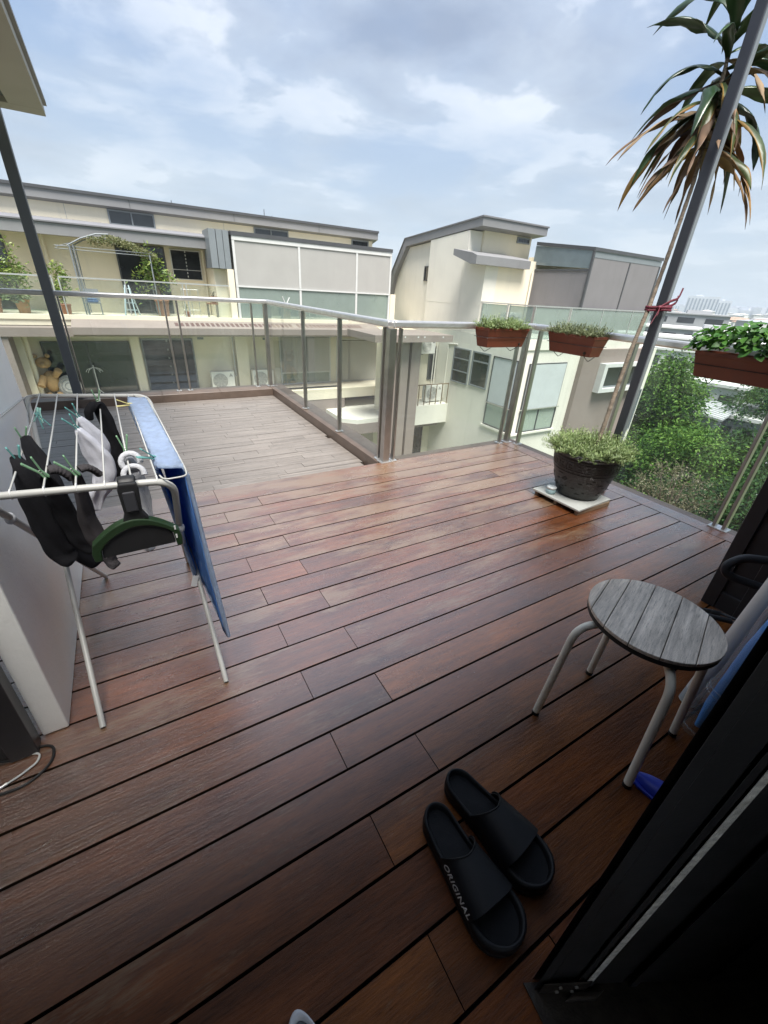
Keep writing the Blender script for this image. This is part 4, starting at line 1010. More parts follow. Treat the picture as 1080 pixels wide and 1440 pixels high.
for q in ([kn, kn + Vector((-.07, -.035, -.03)), kn + Vector((-.135, -.05, -.10))], [kn, kn + Vector((.06, -.03, .045)), kn + Vector((.12, -.035, .055)), kn + Vector((.145, -.03, .12))], [kn, kn + Vector((-.05, -.03, -.045)), kn + Vector((-.085, -.035, -.05))], [kn, kn + Vector((.06, -.03, .01)), kn + Vector((.125, -.03, .035)), kn + Vector((.12, -.03, .075))]):
    MB().tube(rounded(q, .03, 5), [.008] * len(rounded(q, .03, 5)), 8, flat=(.3, (0, 0, 1))).build('tail', 'ribbon', t)

# ------------------------------------------------------------------ things leaning by the doorway on the right
t = thing('plastic_bag', 'tall clear plastic sleeve holding a rolled blue cloth, by the stool leg', 'plastic sleeve', (1.56, .16, 0))
c0, c1 = Vector((1.520, .205, .004)), Vector((1.60, .13, 1.35))
cp = [c0.lerp(c1, i / 10) for i in range(11)]
MB().tube(cp, [.050 + .004 * math.sin(i * 2.1) for i in range(11)], 20, caps=False).build('sleeve', 'plastic_clear', t)
for k in (.018, .145, .160): 
    q = c0.lerp(c1, k); ax = (c1 - c0).normalized(); u = ax.orthogonal().normalized(); MB().tube(arc(q, u, ax.cross(u), .0515, 0, 2 * PI, 24), .0026, 6, caps=False).build('band', 'plastic_clear', t)
MB().tube([p + Vector((.004, .002, .02)) for p in cp[:1]] + [p + Vector((.004 * math.sin(i), .003, .0)) for i, p in enumerate(cp[1:])], [.012, .030] + [.036 + .005 * math.sin(i * 1.7) for i in range(9)], 14, flat=(.85, (1, 0, 0))).build('rolled_cloth', 'bluecloth', t)
t = thing('white_tube', 'slim white tube leaning behind the blue cloth in its sleeve', 'tube', (1.64, .23, 0))
MB().tube([(1.625, .285, .004), (1.70, .20, 1.40)], .030, 20).build('tube', 'whitetube', t); MB().tube([(1.6252, .2848, .010), (1.6283, .2813, .066)], .0312, 20).build('end_band', 'plastic_clear', t)
t = thing('dustpan', 'black long handled dustpan hanging beside the open black door', 'dustpan', (2.0, .36, 0))
MB().tube([(1.88, .30, .18), (1.98, .22, 1.3)], .017, 14).build('pole', 'darkplastic', t)
MB().tube(rounded([(1.90, .31, .56), (1.84, .40, .545), (1.80, .43, .50), (1.83, .41, .455), (1.90, .31, .44)], .03, 5), .017, 10, flat=(.7, (0, 0, 1))).build('grip', 'darkplastic', t)
MB().prism([(1.80, .10), (2.02, .10), (2.02, .14), (1.84, .34), (1.80, .34)], 'z', .12, .15).build('pan', 'darkplastic', t, bevel=.008)
MB().tube(rounded([(1.86, .34, .27), (1.78, .42, .275), (1.74, .40, .25), (1.84, .30, .22)], .02, 5), .011, 10).build('bracket', 'darkplastic', t)
t = thing('plastic_brush', 'smoky plastic hand brush lying across the dustpan beside the stool', 'brush', (1.9, .45, .24))
MB().tube([(1.735, .505, .262), (1.80, .46, .262), (1.87, .41, .256), (1.90, .39, .25)], [.012, .017, .016, .014], 12, flat=(.4, (0, 0, 1))).build('handle', 'clearplasticdark', t, subd=1)
MB().tube(rounded([(1.895, .40, .255), (1.93, .33, .25), (1.96, .36, .20), (1.91, .40, .235)], .02, 5), .006, 8).build('head', 'clearplasticdark', t)

# ------------------------------------------------------------------ facing apartment blocks
def winY(par, x0, x1, z0, z1, y, vs=(), hs=(), pane='pane', frame='dark_alu', fw=.05, name='window', louv=0):
    """window in a wall that faces -Y; y is the wall plane"""
    mb = MB().box(x0, x1, y - .05, y + .02, z1 - fw, z1).box(x0, x1, y - .05, y + .02, z0, z0 + fw)
    mb.box(x0, x0 + fw, y - .05, y + .02, z0 + fw, z1 - fw).box(x1 - fw, x1, y - .05, y + .02, z0 + fw, z1 - fw)
    for v in vs: mb.box(v - fw * .45, v + fw * .45, y - .047, y + .02, z0 + fw, z1 - fw)
    for h in hs: mb.box(x0 + fw, x1 - fw, y - .044, y + .02, h - fw * .45, h + fw * .45)
    w_ = mb.build(name, frame, par)
    pm = MB()
    if louv:
        n = int((z1 - z0 - 2 * fw) / louv)
        for i in range(n):
            zc = z0 + fw + (i + .5) * (z1 - z0 - 2 * fw) / n
            pm.obox(((x0 + x1) / 2, y - .012 - louv * .27, zc), ((1, 0, 0), (0, .5, 1), (0, -1, .5)), ((x1 - x0) / 2 - fw, louv * .56, .004))
        pm.box(x0 + fw, x1 - fw, y - .008, y - .002, z0 + fw, z1 - fw)
    else: pm.box(x0 + fw, x1 - fw, y - .012, y + .004, z0 + fw, z1 - fw)
    pm.build('pane', pane, w_)
    return w_
def winX(par, y0, y1, z0, z1, x, vs=(), hs=(), pane='pane', frame='dark_alu', fw=.05, name='window'):
    mb = MB().box(x - .05, x + .02, y0, y1, z1 - fw, z1).box(x - .05, x + .02, y0, y1, z0, z0 + fw).box(x - .05, x + .02, y0, y0 + fw, z0 + fw, z1 - fw).box(x - .05, x + .02, y1 - fw, y1, z0 + fw, z1 - fw)
    for v in vs: mb.box(x - .047, x + .02, v - fw * .45, v + fw * .45, z0 + fw, z1 - fw)
    for h in hs: mb.box(x - .044, x + .02, y0 + fw, y1 - fw, h - fw * .45, h + fw * .45)
    w_ = mb.build(name, frame, par); MB().box(x - .012, x + .004, y0 + fw, y1 - fw, z0 + fw, z1 - fw).build('pane', pane, w_)
    return w_
# --- the block straight across
b = thing('apartment_block', 'long cream apartment block with planted roof terrace and pale enclosed balcony, facing the deck', 'building', (3, 20, -14))
mb = MB().box(-9, -1.62, 20.5, 20.9, .05, 2.85).box(-1.62, 11.9, 20.2, 20.9, .05, 2.85)
mb.box(-9, 11.76, 21.6, 22.2, 2.6, 3.6).box(3.42, 3.83, 18.55, 20.2, .05, 1.72)
mb.box(-9, 11.9, 19.0, 20.9, -14, -.52)
mb.build('wall', 'cream', b)
MB().prism([(21.35, 3.53), (21.35, 3.87), (26.5, 2.6), (26.5, 2.2)], 'x', -9, 11.93).build('upper_roof', 'fascia', b)
MB().box(-9, 11.95, 21.30, 21.349, 3.80, 3.89).build('roof_edge', 'dark_alu', b)
mb = MB()
for x in (-2.6, 1.2, 5.0, 8.8): mb.box(x - .008, x + .008, 21.341, 21.3495, 3.54, 3.80)
mb.build('fascia_joint', 'dark_alu', b)
MB().prism([(19.0, 2.34), (19.0, 2.66), (19.25, 2.74), (21.6, 2.95), (21.6, 2.70), (19.3, 2.34)], 'x', -9, 3.66).build('lower_roof', 'fascia', b)
MB().prism([(18.95, 2.67), (18.95, 2.71), (19.25, 2.80), (21.58, 3.0), (21.58, 2.96), (19.25, 2.75)], 'x', -9, 3.70).build('roof_sheet', 'roof', b)
mb = MB().box(3.32, 3.55, 18.2, 19.4, 1.73, 2.93).box(3.57, 3.78, 18.18, 19.4, 1.73, 2.93).box(3.80, 4.0, 18.2, 19.4, 1.73, 2.93); mb.build('flashing', 'grey_alu', b)
bx('column', 'cream', b, 3.832, 4.06, 18.2, 18.55, .07, 1.725)
winY(b, .42, 1.98, 2.98, 3.46, 21.6, vs=(1.2,), frame='grey_alu'); winY(b, 5.85, 7.40, 3.05, 3.46, 21.6, vs=(6.6,), frame='grey_alu'); winY(b, 10.58, 11.52, 3.1, 3.45, 21.6, frame='grey_alu')
winY(b, .38, 2.0, .07, 2.33, 20.2, vs=(1.2,), name='door'); winY(b, 2.18, 3.26, 1.28, 2.30, 20.2, vs=(2.72,), hs=(1.62,), pane='pane_louvre', frame='white_alu', louv=.11, fw=.035)
winY(b, -4.6, -2.80, .07, 2.28, 20.5, vs=(-3.7,), name='door')
# terrace slab and the mauve sun-shade below it
MB().box(-9, 12.2, 18.1, 20.2, -.24, .05).build('terrace_slab', 'cream', b)
bx('upstand', 'cream', b, -9, 10.9, 18.06, 18.22, -.06, .085)
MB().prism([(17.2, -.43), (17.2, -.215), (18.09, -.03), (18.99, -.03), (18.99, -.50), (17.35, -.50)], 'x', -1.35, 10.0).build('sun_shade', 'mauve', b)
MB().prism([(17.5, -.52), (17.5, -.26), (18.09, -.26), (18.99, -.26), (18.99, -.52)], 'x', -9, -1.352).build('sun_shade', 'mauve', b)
mb = MB(); x = 1.75; k = 0
while x < 9.2:
    c_ = Vector((x, 17.62, -.215 + (.42) * .2079 + .002)); mb.obox(c_, ((1, 0, 0), (0, .979, .2035), (0, -.2035, .979)), (.055, .19, .003)); k += 1
    x += .175 if k % 25 else .34
mb.build('shade_slots', 'louvre', b)
mb = MB().box(9.0, 12.4, 17.9, 18.99, -.46, -.241); mb.build('soffit', 'cream', b)
# lower storey
winY(b, -2.5, .15, -2.715, -.83, 19.0, vs=(-1.2,), name='sliding_door', fw=.045); winY(b, .53, 2.36, -2.715, -.74, 19.0, vs=(1.42,), hs=(-1.2,), frame='grey_alu', pane='pane_louvre', name='sliding_door', fw=.06, louv=.28)
bx('column', 'cream', b, .19, .49, 18.86, 18.999, -2.719, -.502); bx('column', 'cream', b, 3.95, 4.43, 18.72, 18.999, -2.719, -.502)
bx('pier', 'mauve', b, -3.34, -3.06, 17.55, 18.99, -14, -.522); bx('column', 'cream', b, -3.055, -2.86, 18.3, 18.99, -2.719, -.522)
MB().tube([(-2.80, 18.5, -.53), (-2.80, 18.5, -3.0)], .07, 12).build('downpipe', 'cream', b)
MB().box(-9, 12.0, 17.6, 18.99, -3.16, -2.72).build('balcony_slab', 'cream', b)
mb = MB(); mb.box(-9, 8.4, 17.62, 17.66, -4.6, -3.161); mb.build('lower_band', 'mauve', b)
bx('balcony_recess', 'citydark', b, 5.80, 8.33, 17.9, 18.2, -2.718, -2.70)
w_ = winY(b, 5.85, 8.28, -2.715, -.62, 18.98, vs=(7.05,), hs=(-2.2,), frame='white_alu', pane='glassgreen', name='blind_window', fw=.06)
MB().box(5.92, 7.0, 18.90, 18.92, -2.16, -.70).box(7.1, 8.2, 18.90, 18.92, -2.16, -.70).build('blind', 'blind', w_)
w_ = winY(b, 8.58, 11.55, -4.4, -.75, 18.98, vs=(), hs=(-3.33,), frame='white_alu', pane='pane', name='blind_window', fw=.06)
MB().box(8.66, 11.48, 18.90, 18.92, -3.28, -.84).build('blind', 'blind', w_)
MB().prism([(7.45, 16.0), (8.0, 15.5), (12.3, 15.5), (12.3, 18.97), (7.45, 18.97)], 'z', -3.80, -3.62).build('lower_ledge', 'white_render', b)
MB().prism([(7.43, 15.98), (7.98, 15.48), (12.32, 15.48), (12.32, 18.5), (7.43, 18.5)], 'z', -4.25, -3.801).build('ledge_band', 'mauve', b)
# enclosed balcony
t2 = b
MB().prism([(18.12, 2.80), (18.12, 2.93), (20.19, 3.03), (20.19, 2.95)], 'x', 4.07, 10.9).build('enclosure_roof', 'dark_alu', b)
mb = MB().box(4.09, 10.88, 18.14, 18.22, 2.66, 2.795).box(4.09, 10.88, 18.14, 18.22, 1.16, 1.22)
for x in (4.09, 6.585, 9.13, 10.80): mb.box(x, x + .085, 18.145, 18.215, .09, 1.155).box(x, x + .085, 18.145, 18.215, 1.225, 2.655)
mb.box(10.80, 10.88, 20.1, 20.19, .09, 2.9).box(10.80, 10.88, 18.225, 20.09, 1.16, 1.22)
mb.build('enclosure_frame', 'white_alu', b)
for x0, x1 in ((4.18, 6.58), (6.675, 9.125), (9.22, 10.795)):
    bx('blind', 'blind', b, x0, x1, 18.17, 18.19, 1.225, 2.655); bx('glass_pane', 'glassgreen', b, x0, x1, 18.175, 18.19, .09, 1.155)
bx('blind', 'blind', b, 10.83, 10.85, 18.23, 20.08, 1.225, 2.8); bx('glass_pane', 'glassgreen', b, 10.83, 10.85, 18.23, 20.08, .09, 1.155)
bx('backdrop_panel', 'blind', b, 4.1, 10.78, 20.14, 20.18, .06, 3.0)
bx('corner_post', 'cream', b, 10.89, 11.15, 18.1, 18.4, .06, 1.2)
for q in ((-1.70, 20.12, .06, 2.4), (3.36, 20.12, .06, 2.34)): MB().tube([(q[0], q[1], q[2]), (q[0], q[1], q[3])], .045, 10).build('downpipe', 'cream', b)
MB().tube([(3.86, 18.9, -2.7), (3.86, 18.9, -.55)], .045, 10).build('downpipe', 'cream', b); MB().tube(rounded([(3.75, 18.7, -2.2), (3.86, 18.84, -2.2), (3.86, 18.84, -.6)], .05, 4), .025, 8).build('refrigerant_pipe', 'coverwhite', b)
bx('vent', 'grey_alu', b, 2.55, 2.78, 18.97, 18.999, -.78, -.70); bx('vent', 'grey_alu', b, 5.15, 5.35, 18.97, 18.999, -.80, -.72)
mb = MB()
for x in (-6.3, -.9, 4.6): mb.box(x - .006, x + .006, 21.594, 21.5995, 2.95, 3.53)
mb.build('render_joint', 'citygrey', b)
# terrace balustrade
mb = MB().box(-9, -1.56, 18.12, 18.17, 1.15, 1.195).box(-1.40, 3.82, 18.12, 18.17, 1.15, 1.195)
for x in (-8, -5.6, -3.4, -1.58, -1.40, .42, 2.2, 2.32): mb.box(x - .018, x + .018, 18.125, 18.165, .086, 1.149)
mb.build('balustrade', 'steel', b)
for x0, x1 in ((-5.58, -3.42), (-3.38, -1.6), (-1.38, .40), (.44, 2.18), (2.34, 3.80)): bx('glass_pane', 'glass', b, x0, x1, 18.14, 18.15, .09, 1.12)

# --- the block on the right
b = thing('apartment_block', 'cream apartment block with sloping grey gable roof and dark blinds, right of the deck', 'building', (14, 13, -14))
MB().prism([(14.0, -.02), (14.0, 2.70), (15.2, 2.95), (15.2, 3.62), (17.8, 3.41), (17.8, -.02)], 'x', 12.64, 13.3).build('gable_wall', 'white_render', b)
MB().prism([(17.801, -.02), (17.801, 3.40), (19.8, 3.24), (20.75, 2.0), (21.3, .3), (21.3, -.02)], 'x', 12.85, 13.4).build('gable_wall', 'white_render', b)
MB().prism([(14.5, 3.71), (14.5, 4.01), (19.9, 3.565), (20.95, 2.2), (21.6, .5), (21.35, .35), (20.72, 2.05), (19.75, 3.27), (14.75, 3.69)], 'x', 12.62, 16.2).build('gable_roof', 'fascia', b)
mb = MB().prism([(14.46, 3.99), (14.46, 4.04), (19.92, 3.60), (20.99, 2.21), (21.65, .5), (21.605, .49), (20.96, 2.195), (19.905, 3.57)], 'x', 12.58, 16.24); mb.build('roof_sheet', 'roof', b)
bx('wall', 'cream', b, 13.301, 16.0, 15.1, 15.5, 2.6, 3.68); winY(b, 15.12, 15.86, 3.40, 3.62, 15.1, frame='grey_alu')
MB().prism([(13.7, 2.40), (13.7, 2.68), (13.95, 2.76), (15.1, 2.93), (15.1, 2.72), (14.0, 2.40)], 'x', 11.85, 14.72).build('lower_roof', 'fascia', b)
mb = MB().box(13.301, 15.5, 14.02, 14.6, .06, 2.72).box(15.5, 19.9, 14.2, 14.6, .06, 2.9); mb.build('wall', 'cream', b)
winX(b, 17.86, 18.36, 1.83, 2.44, 12.85, frame='dark_alu', fw=.05)
t3 = bx('wall_lamp', 'black', b, 13.72, 13.98, 13.87, 14.018, 2.50, 2.66)
MB().tube([(15.2, 13.95, .06), (15.2, 13.95, 2.38)], .04, 10).build('downpipe', 'white_render', b)
mb = MB(); mb.box(12.634, 12.6395, 15.38, 15.392, -.02, 2.9).box(12.634, 12.6395, 14.0, 17.8, 1.02, 1.032); mb.build('render_joint', 'white_render', b)
MB().tube(rounded([(12.57, 15.6, -3.0), (12.57, 15.6, -.6), (12.57, 15.0, -.55)], .06, 4), .03, 8).build('downpipe', 'white_render', b)
# dark enclosure
MB().prism([(11.36, 3.02), (11.36, 3.13), (14.15, 3.42), (14.15, 3.30)], 'x', 15.33, 19.85).build('enclosure_roof', 'dark_alu', b)
MB().prism([(11.40, 2.46), (11.40, 3.015), (14.18, 3.29), (14.18, 2.62)], 'x', 15.36, 15.38).build('side_panel', 'tinted', b)
bx('front_band', 'grey_alu', b, 15.40, 19.8, 11.39, 11.43, 2.82, 3.015)
for q in ((15.34, 15.42, 11.37, 11.45, .06, 3.01), (15.345, 15.415, 14.08, 14.19, .06, 2.375), (17.66, 17.72, 11.38, 11.44, .06, 2.815), (19.74, 19.82, 11.38, 11.44, .06, 2.815)): bx('frame_post', 'dark_alu', b, *q)
bx('frame_beam', 'dark_alu', b, 15.345, 15.415, 11.46, 14.15, 2.38, 2.455)
bx('blind', 'blind_dark', b, 15.37, 15.39, 11.46, 14.07, .4, 2.375); bx('blind', 'blind_dark', b, 15.425, 17.655, 11.40, 11.42, .4, 2.815); bx('blind', 'blind_dark', b, 17.725, 19.735, 11.40, 11.42, .4, 2.815)
# terrace and balustrade
bx('terrace_slab', 'white_render', b, 12.60, 19.9, 11.15, 14.0, -.30, .05)
mb = MB().box(12.64, 12.69, 11.22, 13.99, 1.13, 1.17).box(12.70, 19.9, 11.22, 11.27, 1.13, 1.17)
for x in (12.75, 14.6, 14.7, 16.6, 18.6): mb.box(x - .016, x + .016, 11.225, 11.265, .05, 1.129)
for y in (12.4, 12.5, 13.9): mb.box(12.645, 12.685, y - .016, y + .016, .05, 1.129)
mb.build('balustrade', 'steel', b)
for x0, x1 in ((12.77, 14.58), (14.72, 16.58), (16.62, 18.58), (18.62, 19.9)): bx('glass_pane', 'glassgreen', b, x0, x1, 11.24, 11.25, .08, 1.11)
for y0, y1 in ((11.28, 12.38), (12.52, 13.88)): bx('glass_pane', 'glassgreen', b, 12.66, 12.67, y0, y1, .08, 1.11)
# lower body
mb = MB().box(12.60, 15.86, 11.2, 14.0, -14, -.301).box(12.601, 15.0, 14.001, 19.5, -14, -.03); mb.build('wall', 'white_render', b)
winX(b, 14.06, 15.17, -2.12, -.67, 12.60, hs=(-1.1, -1.62), frame='grey_alu', fw=.045); winX(b, 12.86, 13.92, -2.07, -.67, 12.60, hs=(-1.05,), frame='grey_alu', fw=.06)
w_ = winX(b, 11.36, 12.68, -3.42, -.70, 12.60, pane='glassgreen', frame='dark_alu', fw=.03, name='blind_window')
bx('blind', 'blind_pale', w_, 12.575, 12.585, 11.40, 12.64, -2.48, -.74); bx('guard_rail', 'steel', w_, 12.50, 12.53, 11.3, 12.72, -2.52, -2.48)
w_ = winY(b, 12.98, 15.10, -3.45, -.78, 11.20, pane='glassgreen', frame='dark_alu', fw=.03, name='blind_window', vs=(14.05,))
bx('blind', 'blind_pale', w_, 13.02, 15.06, 11.135, 11.145, -2.50, -.82); bx('guard_rail', 'steel', w_, 12.9, 15.18, 11.10, 11.13, -2.54, -2.50)
MB().box(12.52, 12.599, 11.12, 12.8, -3.52, -3.44).box(12.60, 15.2, 11.10, 11.199, -3.54, -3.46).build('sill', 'white_render', b)
winX(b, 11.6, 12.6, -6.3, -4.75, 12.60, frame='grey_alu'); winY(b, 13.1, 14.9, -6.2, -4.7, 11.20, frame='grey_alu')
# mauve end with the white framed box window
bx('end_wall', 'mauve', b, 15.87, 20.6, 11.0, 13.99, -14, -.302)
MB().box(17.0, 20.1, 10.72, 10.999, -2.02, -1.86).box(17.0, 20.1, 10.72, 10.999, -.98, -.84).box(17.0, 17.22, 10.72, 10.999, -1.859, -.981).box(19.88, 20.1, 10.72, 10.999, -1.859, -.981).build('window_surround', 'white_alu', b)
winY(b, 17.23, 19.87, -1.85, -.99, 10.96, frame='grey_alu', vs=(18.6,))
bx('end_wall', 'white_render', b, 20.601, 21.5, 11.3, 13.99, -14, -.35); winY(b, 20.75, 21.35, -4.2, -2.2, 11.3, frame='grey_alu', pane='tinted')
# --- recessed wing between the two blocks
b = thing('link_wing', 'recessed cream wing with a railed ledge between the two apartment blocks', 'building', (11.5, 17, -14))
bx('wall', 'cream', b, 9.6, 12.598, 16.4, 16.9, -14, -.5)
winY(b, 12.10, 12.56, -2.28, -.80, 16.4, frame='dark_alu', fw=.04, vs=(12.33,)); winY(b, 11.55, 12.15, -6.4, -4.5, 16.4, frame='dark_alu', fw=.04)
bx('ledge', 'white_render', b, 10.2, 12.598, 15.18, 16.399, -4.05, -3.17)
mb = MB().box(10.2, 12.55, 15.20, 15.24, -2.28, -2.24)
for i in range(8): x = 10.25 + i * .325; mb.box(x - .014, x + .014, 15.205, 15.235, -3.169, -2.281)
mb.build('ledge_railing', 'batten', b)
mb = MB().box(9.15, 9.78, 14.55, 15.15, -14, -.36).box(9.9, 10.35, 14.55, 15.15, -14, -.36); mb.build('column', 'mauve', b)
MB().box(7.9, 11.5, 14.05, 16.399, -.35, -.10).build('canopy_slab', 'mauve', b)
mb = MB()
for x in (9.2, 9.8, 10.1, 11.0): mb.box(x - .03, x + .03, 14.046, 14.0499, -.19, -.14)
mb.build('fixing', 'white_alu', b)

for x, r_ in ((12.50, .035), (12.36, .03), (11.3, .04)): MB().tube([(x, 16.34, -3.1), (x, 16.34, -.52)], r_, 8).build('downpipe', 'white_render', b)
# --- air conditioning outdoor units
def ac(label, loc, rz=0, s=1.):
    t = thing('air_conditioner', label, 'air conditioner', (0, 0, 0), 'outdoor air conditioning units')
    MB().box(-.45, .45, -.16, .16, .05, .78).build('casing', 'acwhite', t, bevel=.015)
    g = MB()
    for r_ in (.29, .25, .21, .17, .13, .09, .05): g.tube(arc((-.12, -.172, .42), (1, 0, 0), (0, 0, 1), r_, 0, 2 * PI, 32), .008, 5, caps=False)
    for a in range(8): g.bar((-.12, -.172, .42), (-.12 + .29 * math.cos(a * PI / 4), -.172, .42 + .29 * math.sin(a * PI / 4)), .006, .006, (0, 1, 0))
    fan = MB().tube([(-.12, -.161, .42), (-.12, -.164, .42)], .295, 32).build('fan_well', 'acgrille', t); g.build('fan_guard', 'acwhite', fan)
    e = MB(); c_ = Vector((.31, -.163, .62)); h = .042
    for a in (90, 210, 330):
        d = Vector((math.cos(R(a)), 0, math.sin(R(a)))); n_ = Vector((-d.z, 0, d.x))
        e.add([c_, c_ + d * h + n_ * h * .577, c_ + d * 2 * h, c_ + d * h - n_ * h * .577], [(0, 1, 2, 3)])
    e.build('emblem', 'aclogo', t, solid=.002)
    MB().box(-.38, -.30, -.14, .14, .001, .049).box(.30, .38, -.14, .14, .001, .049).build('foot', 'acgrille', t)
    t.location = loc; t.rotation_euler = (0, 0, rz); t.scale = (s, s, s); return t
a1 = ac('white air conditioner by the louvred window, left of the cream column', (3.25, 18.55, -2.718), 0, 1.0)
copy_tree(a1, (4.92, 18.60, -2.718), (0, 0, 0), 'white air conditioner right of the cream column, behind the steel corner post')
copy_tree(a1, (12.02, 15.75, -3.168), (0, 0, 0), 'air conditioner on the railed ledge of the recessed wing')
c = copy_tree(a1, (11.82, 16.2, -1.12), (0, 0, 0), 'air conditioner hanging high on the recessed wing under the mauve canopy'); c.scale = (.85, .85, .85)
copy_tree(a1, (14.15, 13.7, .052), (0, 0, 0), 'air conditioner on the terrace behind the planters')

# --- things on the facing terrace
def bush(name, label, cat, c, rad, n, m, LL, seed, stems=None, group=None, pot=None, origin=None):
    rnd = random.Random(seed); t = thing(name, label, cat, origin or (c[0], c[1], c[2] - rad[2]), group)
    pm = MB()
    cl = [(rnd.gauss(0, .45), rnd.gauss(0, .45), rnd.gauss(0, .5)) for _ in range(max(6, n // 40))]
    for i in range(n):
        q = cl[i % len(cl)]
        p = Vector(c) + Vector(((q[0] + rnd.gauss(0, .28)) * rad[0], (q[1] + rnd.gauss(0, .28)) * rad[1], (q[2] + rnd.gauss(0, .28)) * rad[2]))
        d = Vector((rnd.gauss(0, 1), rnd.gauss(0, 1), rnd.gauss(.1, .6)))
        leaf_quads(pm, p, d, Vector((rnd.gauss(0, 1), rnd.gauss(0, 1), rnd.gauss(0, 1))), LL * rnd.uniform(.6, 1.3), LL * .36)
    pm.build('foliage', m, t)
    if stems:
        sm = MB()
        for q in cl[:10]: sm.tube([stems, Vector(stems).lerp(Vector(c), .5) + Vector((q[0] * .08, q[1] * .08, 0)), Vector(c) + Vector((q[0] * rad[0], q[1] * rad[1], q[2] * rad[2]))], [.018, .012, .005], 6)
        sm.build('stem', 'treebark', t)
    if pot:
        (px_, py_, z0, r_, h, pmn) = pot
        MB().lathe([(r_ * .70, z0), (r_ * .74, z0 + .01), (r_ * .95, z0 + h * .86), (r_ * 1.06, z0 + h * .87), (r_ * 1.06, z0 + h), (r_ * .95, z0 + h), (r_ * .9, z0 + h * .85), (.01, z0 + h * .85)], (px_, py_, 0), 24).build('pot', pmn, t)
    return t
gp = 'plants on the facing terrace'
bush('potted_shrub', 'yellow green shrub in an orange pot on the facing terrace, left of the dark post', 'plant', (-2.65, 18.75, 1.15), (.50, .3, .62), 700, 'leaf_balcony', .13, 1, (-2.58, 18.7, .4), gp, (-2.58, 18.7, .052, .20, .42, 'orange'))
bush('potted_shrub', 'loose bright shrub at the far left of the facing terrace', 'plant', (-3.35, 18.8, 1.25), (.42, .3, .6), 600, 'leaf_balcony', .14, 2, (-3.3, 18.8, .4), gp, (-3.3, 18.75, .052, .2, .4, 'brownpot'))
bush('potted_shrub', 'upright fern green shrub just right of the dark post across the gap', 'plant', (-1.45, 18.75, 1.15), (.26, .25, .55), 420, 'leaf_balcony', .14, 3, (-1.45, 18.7, .3), gp, (-1.45, 18.65, .052, .16, .32, 'brownpot'))
bush('potted_shrub', 'spiky pale plant low in front of the orange pot shrub', 'plant', (-2.75, 18.5, .62), (.26, .12, .2), 160, 'leaf_purslane_pale', .22, 4, None, gp, None, (-2.75, 18.5, .06))
bush('potted_tree', 'leafy small tree in a terracotta pot beside the facing terrace door', 'plant', (1.38, 18.75, 1.45), (.42, .3, .55), 800, 'leaf_balcony', .15, 5, (1.5, 18.7, .5), gp, (1.5, 18.7, .052, .23, .56, 'brownpot'))
t = thing('pergola', 'thin metal arched pergola with a sparse creeper on the facing terrace', 'pergola', (.2, 18.9, .05))
arcp = [(-.95, 2.06), (-.55, 2.28), (-.1, 2.44), (.25, 2.46), (.7, 2.36), (1.1, 2.16), (1.45, 1.95)]
mb = MB()
for y in (18.45, 19.7):
    mb.tube([(x, y, z) for x, z in arcp[:4]], .022, 6); mb.tube([(-.90, y, .052), (-.90, y, 2.1)], .024, 6); mb.tube([(-.80, y, .052), (-.80, y, 2.1)], .018, 6); mb.tube([(1.35, y, .052), (1.35, y, 1.98)], .022, 6)
for z in (2.02, 1.94): mb.tube([(-1.3, 18.5, z + .02), (1.45, 18.5, z)], .010, 6)
mb.tube([(-1.25, 18.4, 2.0), (-.7, 19.6, 2.25)], .012, 6)
mb.build('frame', 'grey_alu', t)
rnd = random.Random(8); pm = MB()
for i in range(2600):
    s = rnd.random() ** .8; x = -.35 + 1.9 * s
    zt = 2.46 - .26 * max(0, (x - .1)) ** 1.5 if x > .1 else 2.38
    p = Vector((x + rnd.gauss(0, .05), rnd.uniform(18.4, 19.6), zt - abs(rnd.gauss(0, .11)) + .02)); d = Vector((rnd.gauss(0, 1), rnd.gauss(0, 1), rnd.gauss(-.5, .6)))
    leaf_quads(pm, p, d, Vector((rnd.gauss(0, 1), rnd.gauss(0, 1), rnd.gauss(0, 1))), rnd.uniform(.05, .11), .03)
o = pm.build('creeper', 'leaf_vine', None, (.6, 19, 2.2)); tag(o, 'sparse yellowish creeper lying over the thin arched pergola', 'creeper')
t = thing('step_ladder', 'pale blue step ladder standing on the facing terrace by the door', 'ladder', (.47, 18.6, .052))
mb = MB()
for x0, x1 in ((.30, .42), (.62, .52)): mb.bar((x0 - .06, 18.45, .054), (x1, 18.7, 1.02), .03, .05)
mb.build('front_rail', 'ladderblue', t); mb = MB()
for i in range(4): z_ = .25 + i * .22; mb.bar((.27 + .09 * z_, 18.45 + .25 * z_, z_), (.66 - .10 * z_, 18.45 + .25 * z_, z_), .07, .02)
mb.build('step', 'ladderblue', t); mb = MB()
for x0, x1 in ((.26, .42), (.72, .52)): mb.bar((x0, 18.98, .054), (x1, 18.72, 1.0), .025, .04)
mb.build('rear_rail', 'ladderblue', t)
t = thing('terrace_chair', 'small grey chair with folded blue cloths on the facing terrace', 'chair', (-.62, 18.6, .052))
bx('seat', 'chair', t, -.86, -.42, 18.4, 18.8, .42, .45); bx('backrest', 'chair', t, -.86, -.42, 18.81, 18.84, .47, .85)
for x in (-.85, -.45):
    for y in (18.41, 18.78): bx('leg', 'chair', t, x, x + .03, y, y + .03, .053, .419)
tag(MB().box(-.80, -.48, 18.45, 18.75, .452, .52).box(-.78, -.5, 18.47, 18.72, .523, .57).build('folded_cloth', 'bluecushion', None, (-.64, 18.6, .45), bevel=.02), 'folded blue cloths lying on the small grey terrace chair', 'cloth')
t = thing('wire_stand', 'thin metal tiered stand on the facing terrace below the louvred window', 'stand', (2.45, 18.6, .052))
mb = MB()
